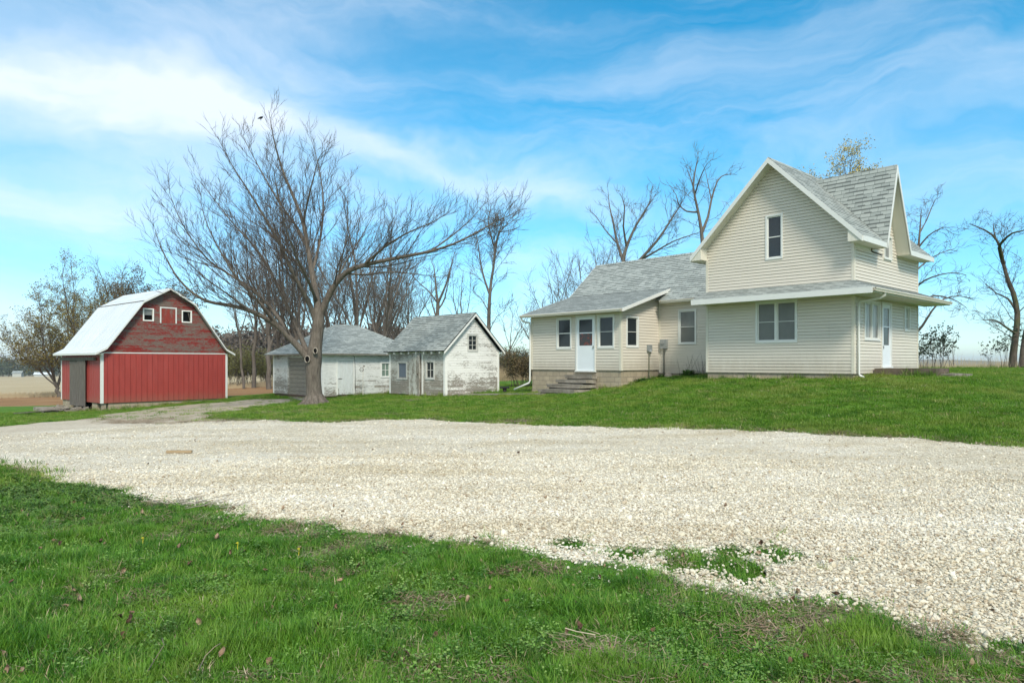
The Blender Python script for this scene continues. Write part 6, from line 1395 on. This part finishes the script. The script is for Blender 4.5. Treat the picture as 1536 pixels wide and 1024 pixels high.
rx_, ry_ = HW(2.05, 8.0); mb = MB(); mb.tube([(0, 0, -.03), (0, 0, .06), (.01, 0, .14), (.03, 0, .17)], [.16, .18, .12, .03], 9); o_ = mb.build('white_rock', MATS['pale_scar']); o_.location = (rx_, ry_, g1(rx_, ry_)); tag(o_, 'pale rock beside the conduit at the wing wall', 'rock')
# black stump stool near the shed corner
x_, y_ = ground_at(757, 590); t = empty('low_stand', (x_, y_ + .3, g1(x_, y_ + .3)), 0, 'small black stand on the walk at the right corner of the shed', 'stand')
mb = MB(); mb.tube([(0, 0, .06), (0, 0, .22)], [.08, .10], 8); mb.build('post', MATS['black_thing'], t); mb = MB(); mb.box(-.22, -.14, .22, .22, .14, .29); mb.build('top', MATS['black_thing'], t)
# stick on the gravel
gx, gy = ground_at(269, 681); mb = MB(); mb.box(-.21, -.04, 0, .21, .04, .045); o_ = mb.build('wood_offcut', MATS['cut_wood']); o_.location = (gx, gy, g1(gx, gy) + .02); o_.rotation_euler = (0, .02, R(12)); tag(o_, 'short tan wood offcut lying on the gravel', 'wood')
# small heap of grey twigs at the lawn edge
T = TreeGen(160); gx, gy = ground_at(290, 762); zb = g1(gx, gy)
for k in range(26):
    s_ = Vector((gx + T.r.gauss(0, .18), gy + T.r.gauss(0, .09), zb + T.r.uniform(.03, .10))); T.grow(s_, (T.r.gauss(0, 1), T.r.gauss(0, .4), T.r.uniform(-.05, .3)), T.r.uniform(.2, .5), .005, .003, .15, -.03)
for mb_ in (T.thin,): mb_.v = [(p[0] - gx, p[1] - gy, p[2] - zb) for p in mb_.v]
o_ = T.thin.build('twig_heap', MATS['pale_scar']); o_.location = (gx, gy, zb); tag(o_, 'small heap of dry grey twigs where the lawn meets the gravel', 'twigs')
# foreground twigs and one big leaf
for i, (pts, lb) in enumerate([([(222, 1030), (236, 1005), (246, 990), (243, 978)], 'pale curved stalk at the bottom left of the lawn'), ([(298, 1030), (308, 1010), (322, 995), (331, 990)], 'pale crooked stalk left of the large dead leaf'), ([(848, 962), (865, 968), (880, 971), (893, 974)], 'straight pale twig in the grass near the bottom centre')]):
    P = []
    for px, py in pts: x_, y_ = ground_at(px, py); P.append(Vector((x_, y_, g1(x_, y_) + .075)))
    b0 = P[0].copy(); mb = MB(); mb.tube([p - b0 for p in P], .003, 6); o_ = mb.build('twig', MATS['straw']); o_.location = b0; tag(o_, lb, 'twig')
gx, gy = ground_at(328, 1010); mb = dleaf(); o_ = mb.build('dead_leaf', MATS['dead_leaf']); o_.location = (gx, gy, g1(gx, gy) + .06); o_.scale = (.8, .6, 1.2); o_.rotation_euler = (.5, -.7, 1.3); tag(o_, 'largest curled brown leaf at the bottom edge of the lawn', 'leaf')

# ------------------------------------------------------------------ far background
def woods(name, label, px0, px1, D0, D1, h0, h1, n, m_, tw_n, seed, csz=1.0):
    r = random.Random(seed); mb = MB()
    for _ in range(n):
        Dp = r.uniform(D0, D1); xx = ray(r.uniform(px0, px1)) * Dp; z = g1(xx, Dp); h = r.uniform(h0, h1); w_ = h * r.uniform(.3, .45)
        mb.tube([(xx, Dp, z - .5), (xx + r.gauss(0, .3), Dp, z + h * .7)], [h * .018, h * .008], 4, m=1, cap=False)
        for k in range(tw_n):
            a_ = r.uniform(0, 6.28); q_ = w_ * math.sqrt(r.random()); zz = z + h * r.uniform(.12, 1); q_ *= math.sqrt(max(.05, 1 - ((zz - z) / h - .45) ** 2 * 2.4))
            p = Vector((xx + q_ * math.cos(a_), Dp + q_ * math.sin(a_), zz)); a = Vector((r.gauss(0, 1), r.gauss(0, 1), r.gauss(0, 1.2))).normalized() * csz * r.uniform(.4, 1.2); b2 = a.cross(Vector((r.gauss(0, 1), r.gauss(0, 1), r.gauss(0, 1)))).normalized() * csz * .22
            mb.poly([p - a, p + b2, p + a, p - b2], [(0, 0)] * 4)
    return tag(mb.build(name, [MATS[m_], MATS['twig_far']]), label, 'woods', kind='stuff')
leafmat('wood_brown', [(.3, (.085, .070, .055)), (.7, (.15, .125, .10))]); leafmat('wood_green', [(.3, (.05, .07, .035)), (.7, (.11, .12, .065))])
woods('distant_woods', 'brown leafless woods on the slope behind the garage', 300, 620, 170, 215, 10, 13.5, 230, 'wood_brown', 120, 1, .9)
woods('far_treeline', 'distant grey green tree line along the field at the far left', -260, 330, 480, 560, 9, 15, 260, 'wood_green', 90, 2, 1.8)
woods('far_hedges', 'very distant dark hedges on the plain right of the farmhouse', 1340, 1900, 650, 900, 4, 7, 160, 'wood_green', 30, 3, 2.5)
woods('middle_treeline', 'distant low trees seen in the gap between shed and porch', 600, 1000, 300, 380, 4, 7, 160, 'wood_brown', 60, 4, 1.5)
def farm_b(name, px, Dp, w_, d_, h, roofm, label):
    x_ = ray(px) * Dp; z = g1(x_, Dp) + .3; t = empty(name, (x_, Dp, z), R(20), label, 'building', 'far farm buildings in the left tree line'); mb = MB(); mb.box(-w_ / 2, -d_ / 2, -1, w_ / 2, d_ / 2, h); mb.build('wall', MATS['pale_blind'], t)
    mb = MB(); mb.poly([(-w_ / 2 - .4, -d_ / 2 - .4, h), (w_ / 2 + .4, -d_ / 2 - .4, h), (w_ / 2 + .4, 0, h + d_ * .3), (-w_ / 2 - .4, 0, h + d_ * .3)]); mb.poly([(-w_ / 2 - .4, d_ / 2 + .4, h), (w_ / 2 + .4, d_ / 2 + .4, h), (w_ / 2 + .4, 0, h + d_ * .3), (-w_ / 2 - .4, 0, h + d_ * .3)]); mb.poly([(-w_ / 2, -d_ / 2, h), (-w_ / 2, d_ / 2, h), (-w_ / 2, 0, h + d_ * .3)]); mb.poly([(w_ / 2, -d_ / 2, h), (w_ / 2, d_ / 2, h), (w_ / 2, 0, h + d_ * .3)]); mb.build('roof', MATS[roofm], t)
farm_b('farm_building', 27, 455, 5, 5, 2.2, 'asphalt_shingle', 'tiny white farm building in the distant trees at the far left')
farm_b('farm_building', 66, 455, 10, 5, 1.2, 'white_metal_roof', 'tiny long pale roofed building in the distant trees near the barn')
# thin even air that turns the far plain blue
mb = MB(); mb.box(-4400, -4400, -40, 4400, 4400, 34); hz_ = mb.build('haze', [], None); tag(hz_, kind='stuff')
hm_ = bpy.data.materials.new('haze'); hm_.use_nodes = True; hn = NT(hm_.node_tree); hn.n.clear()
pv = hn.new('ShaderNodeVolumePrincipled'); pv.inputs['Color'].default_value = (.80, .90, .98, 1); pv.inputs['Density'].default_value = .00020; pv.inputs['Anisotropy'].default_value = .2
ho = hn.new('ShaderNodeOutputMaterial'); hn.l.new(pv.outputs[0], ho.inputs['Volume']); hz_.data.materials.append(hm_)
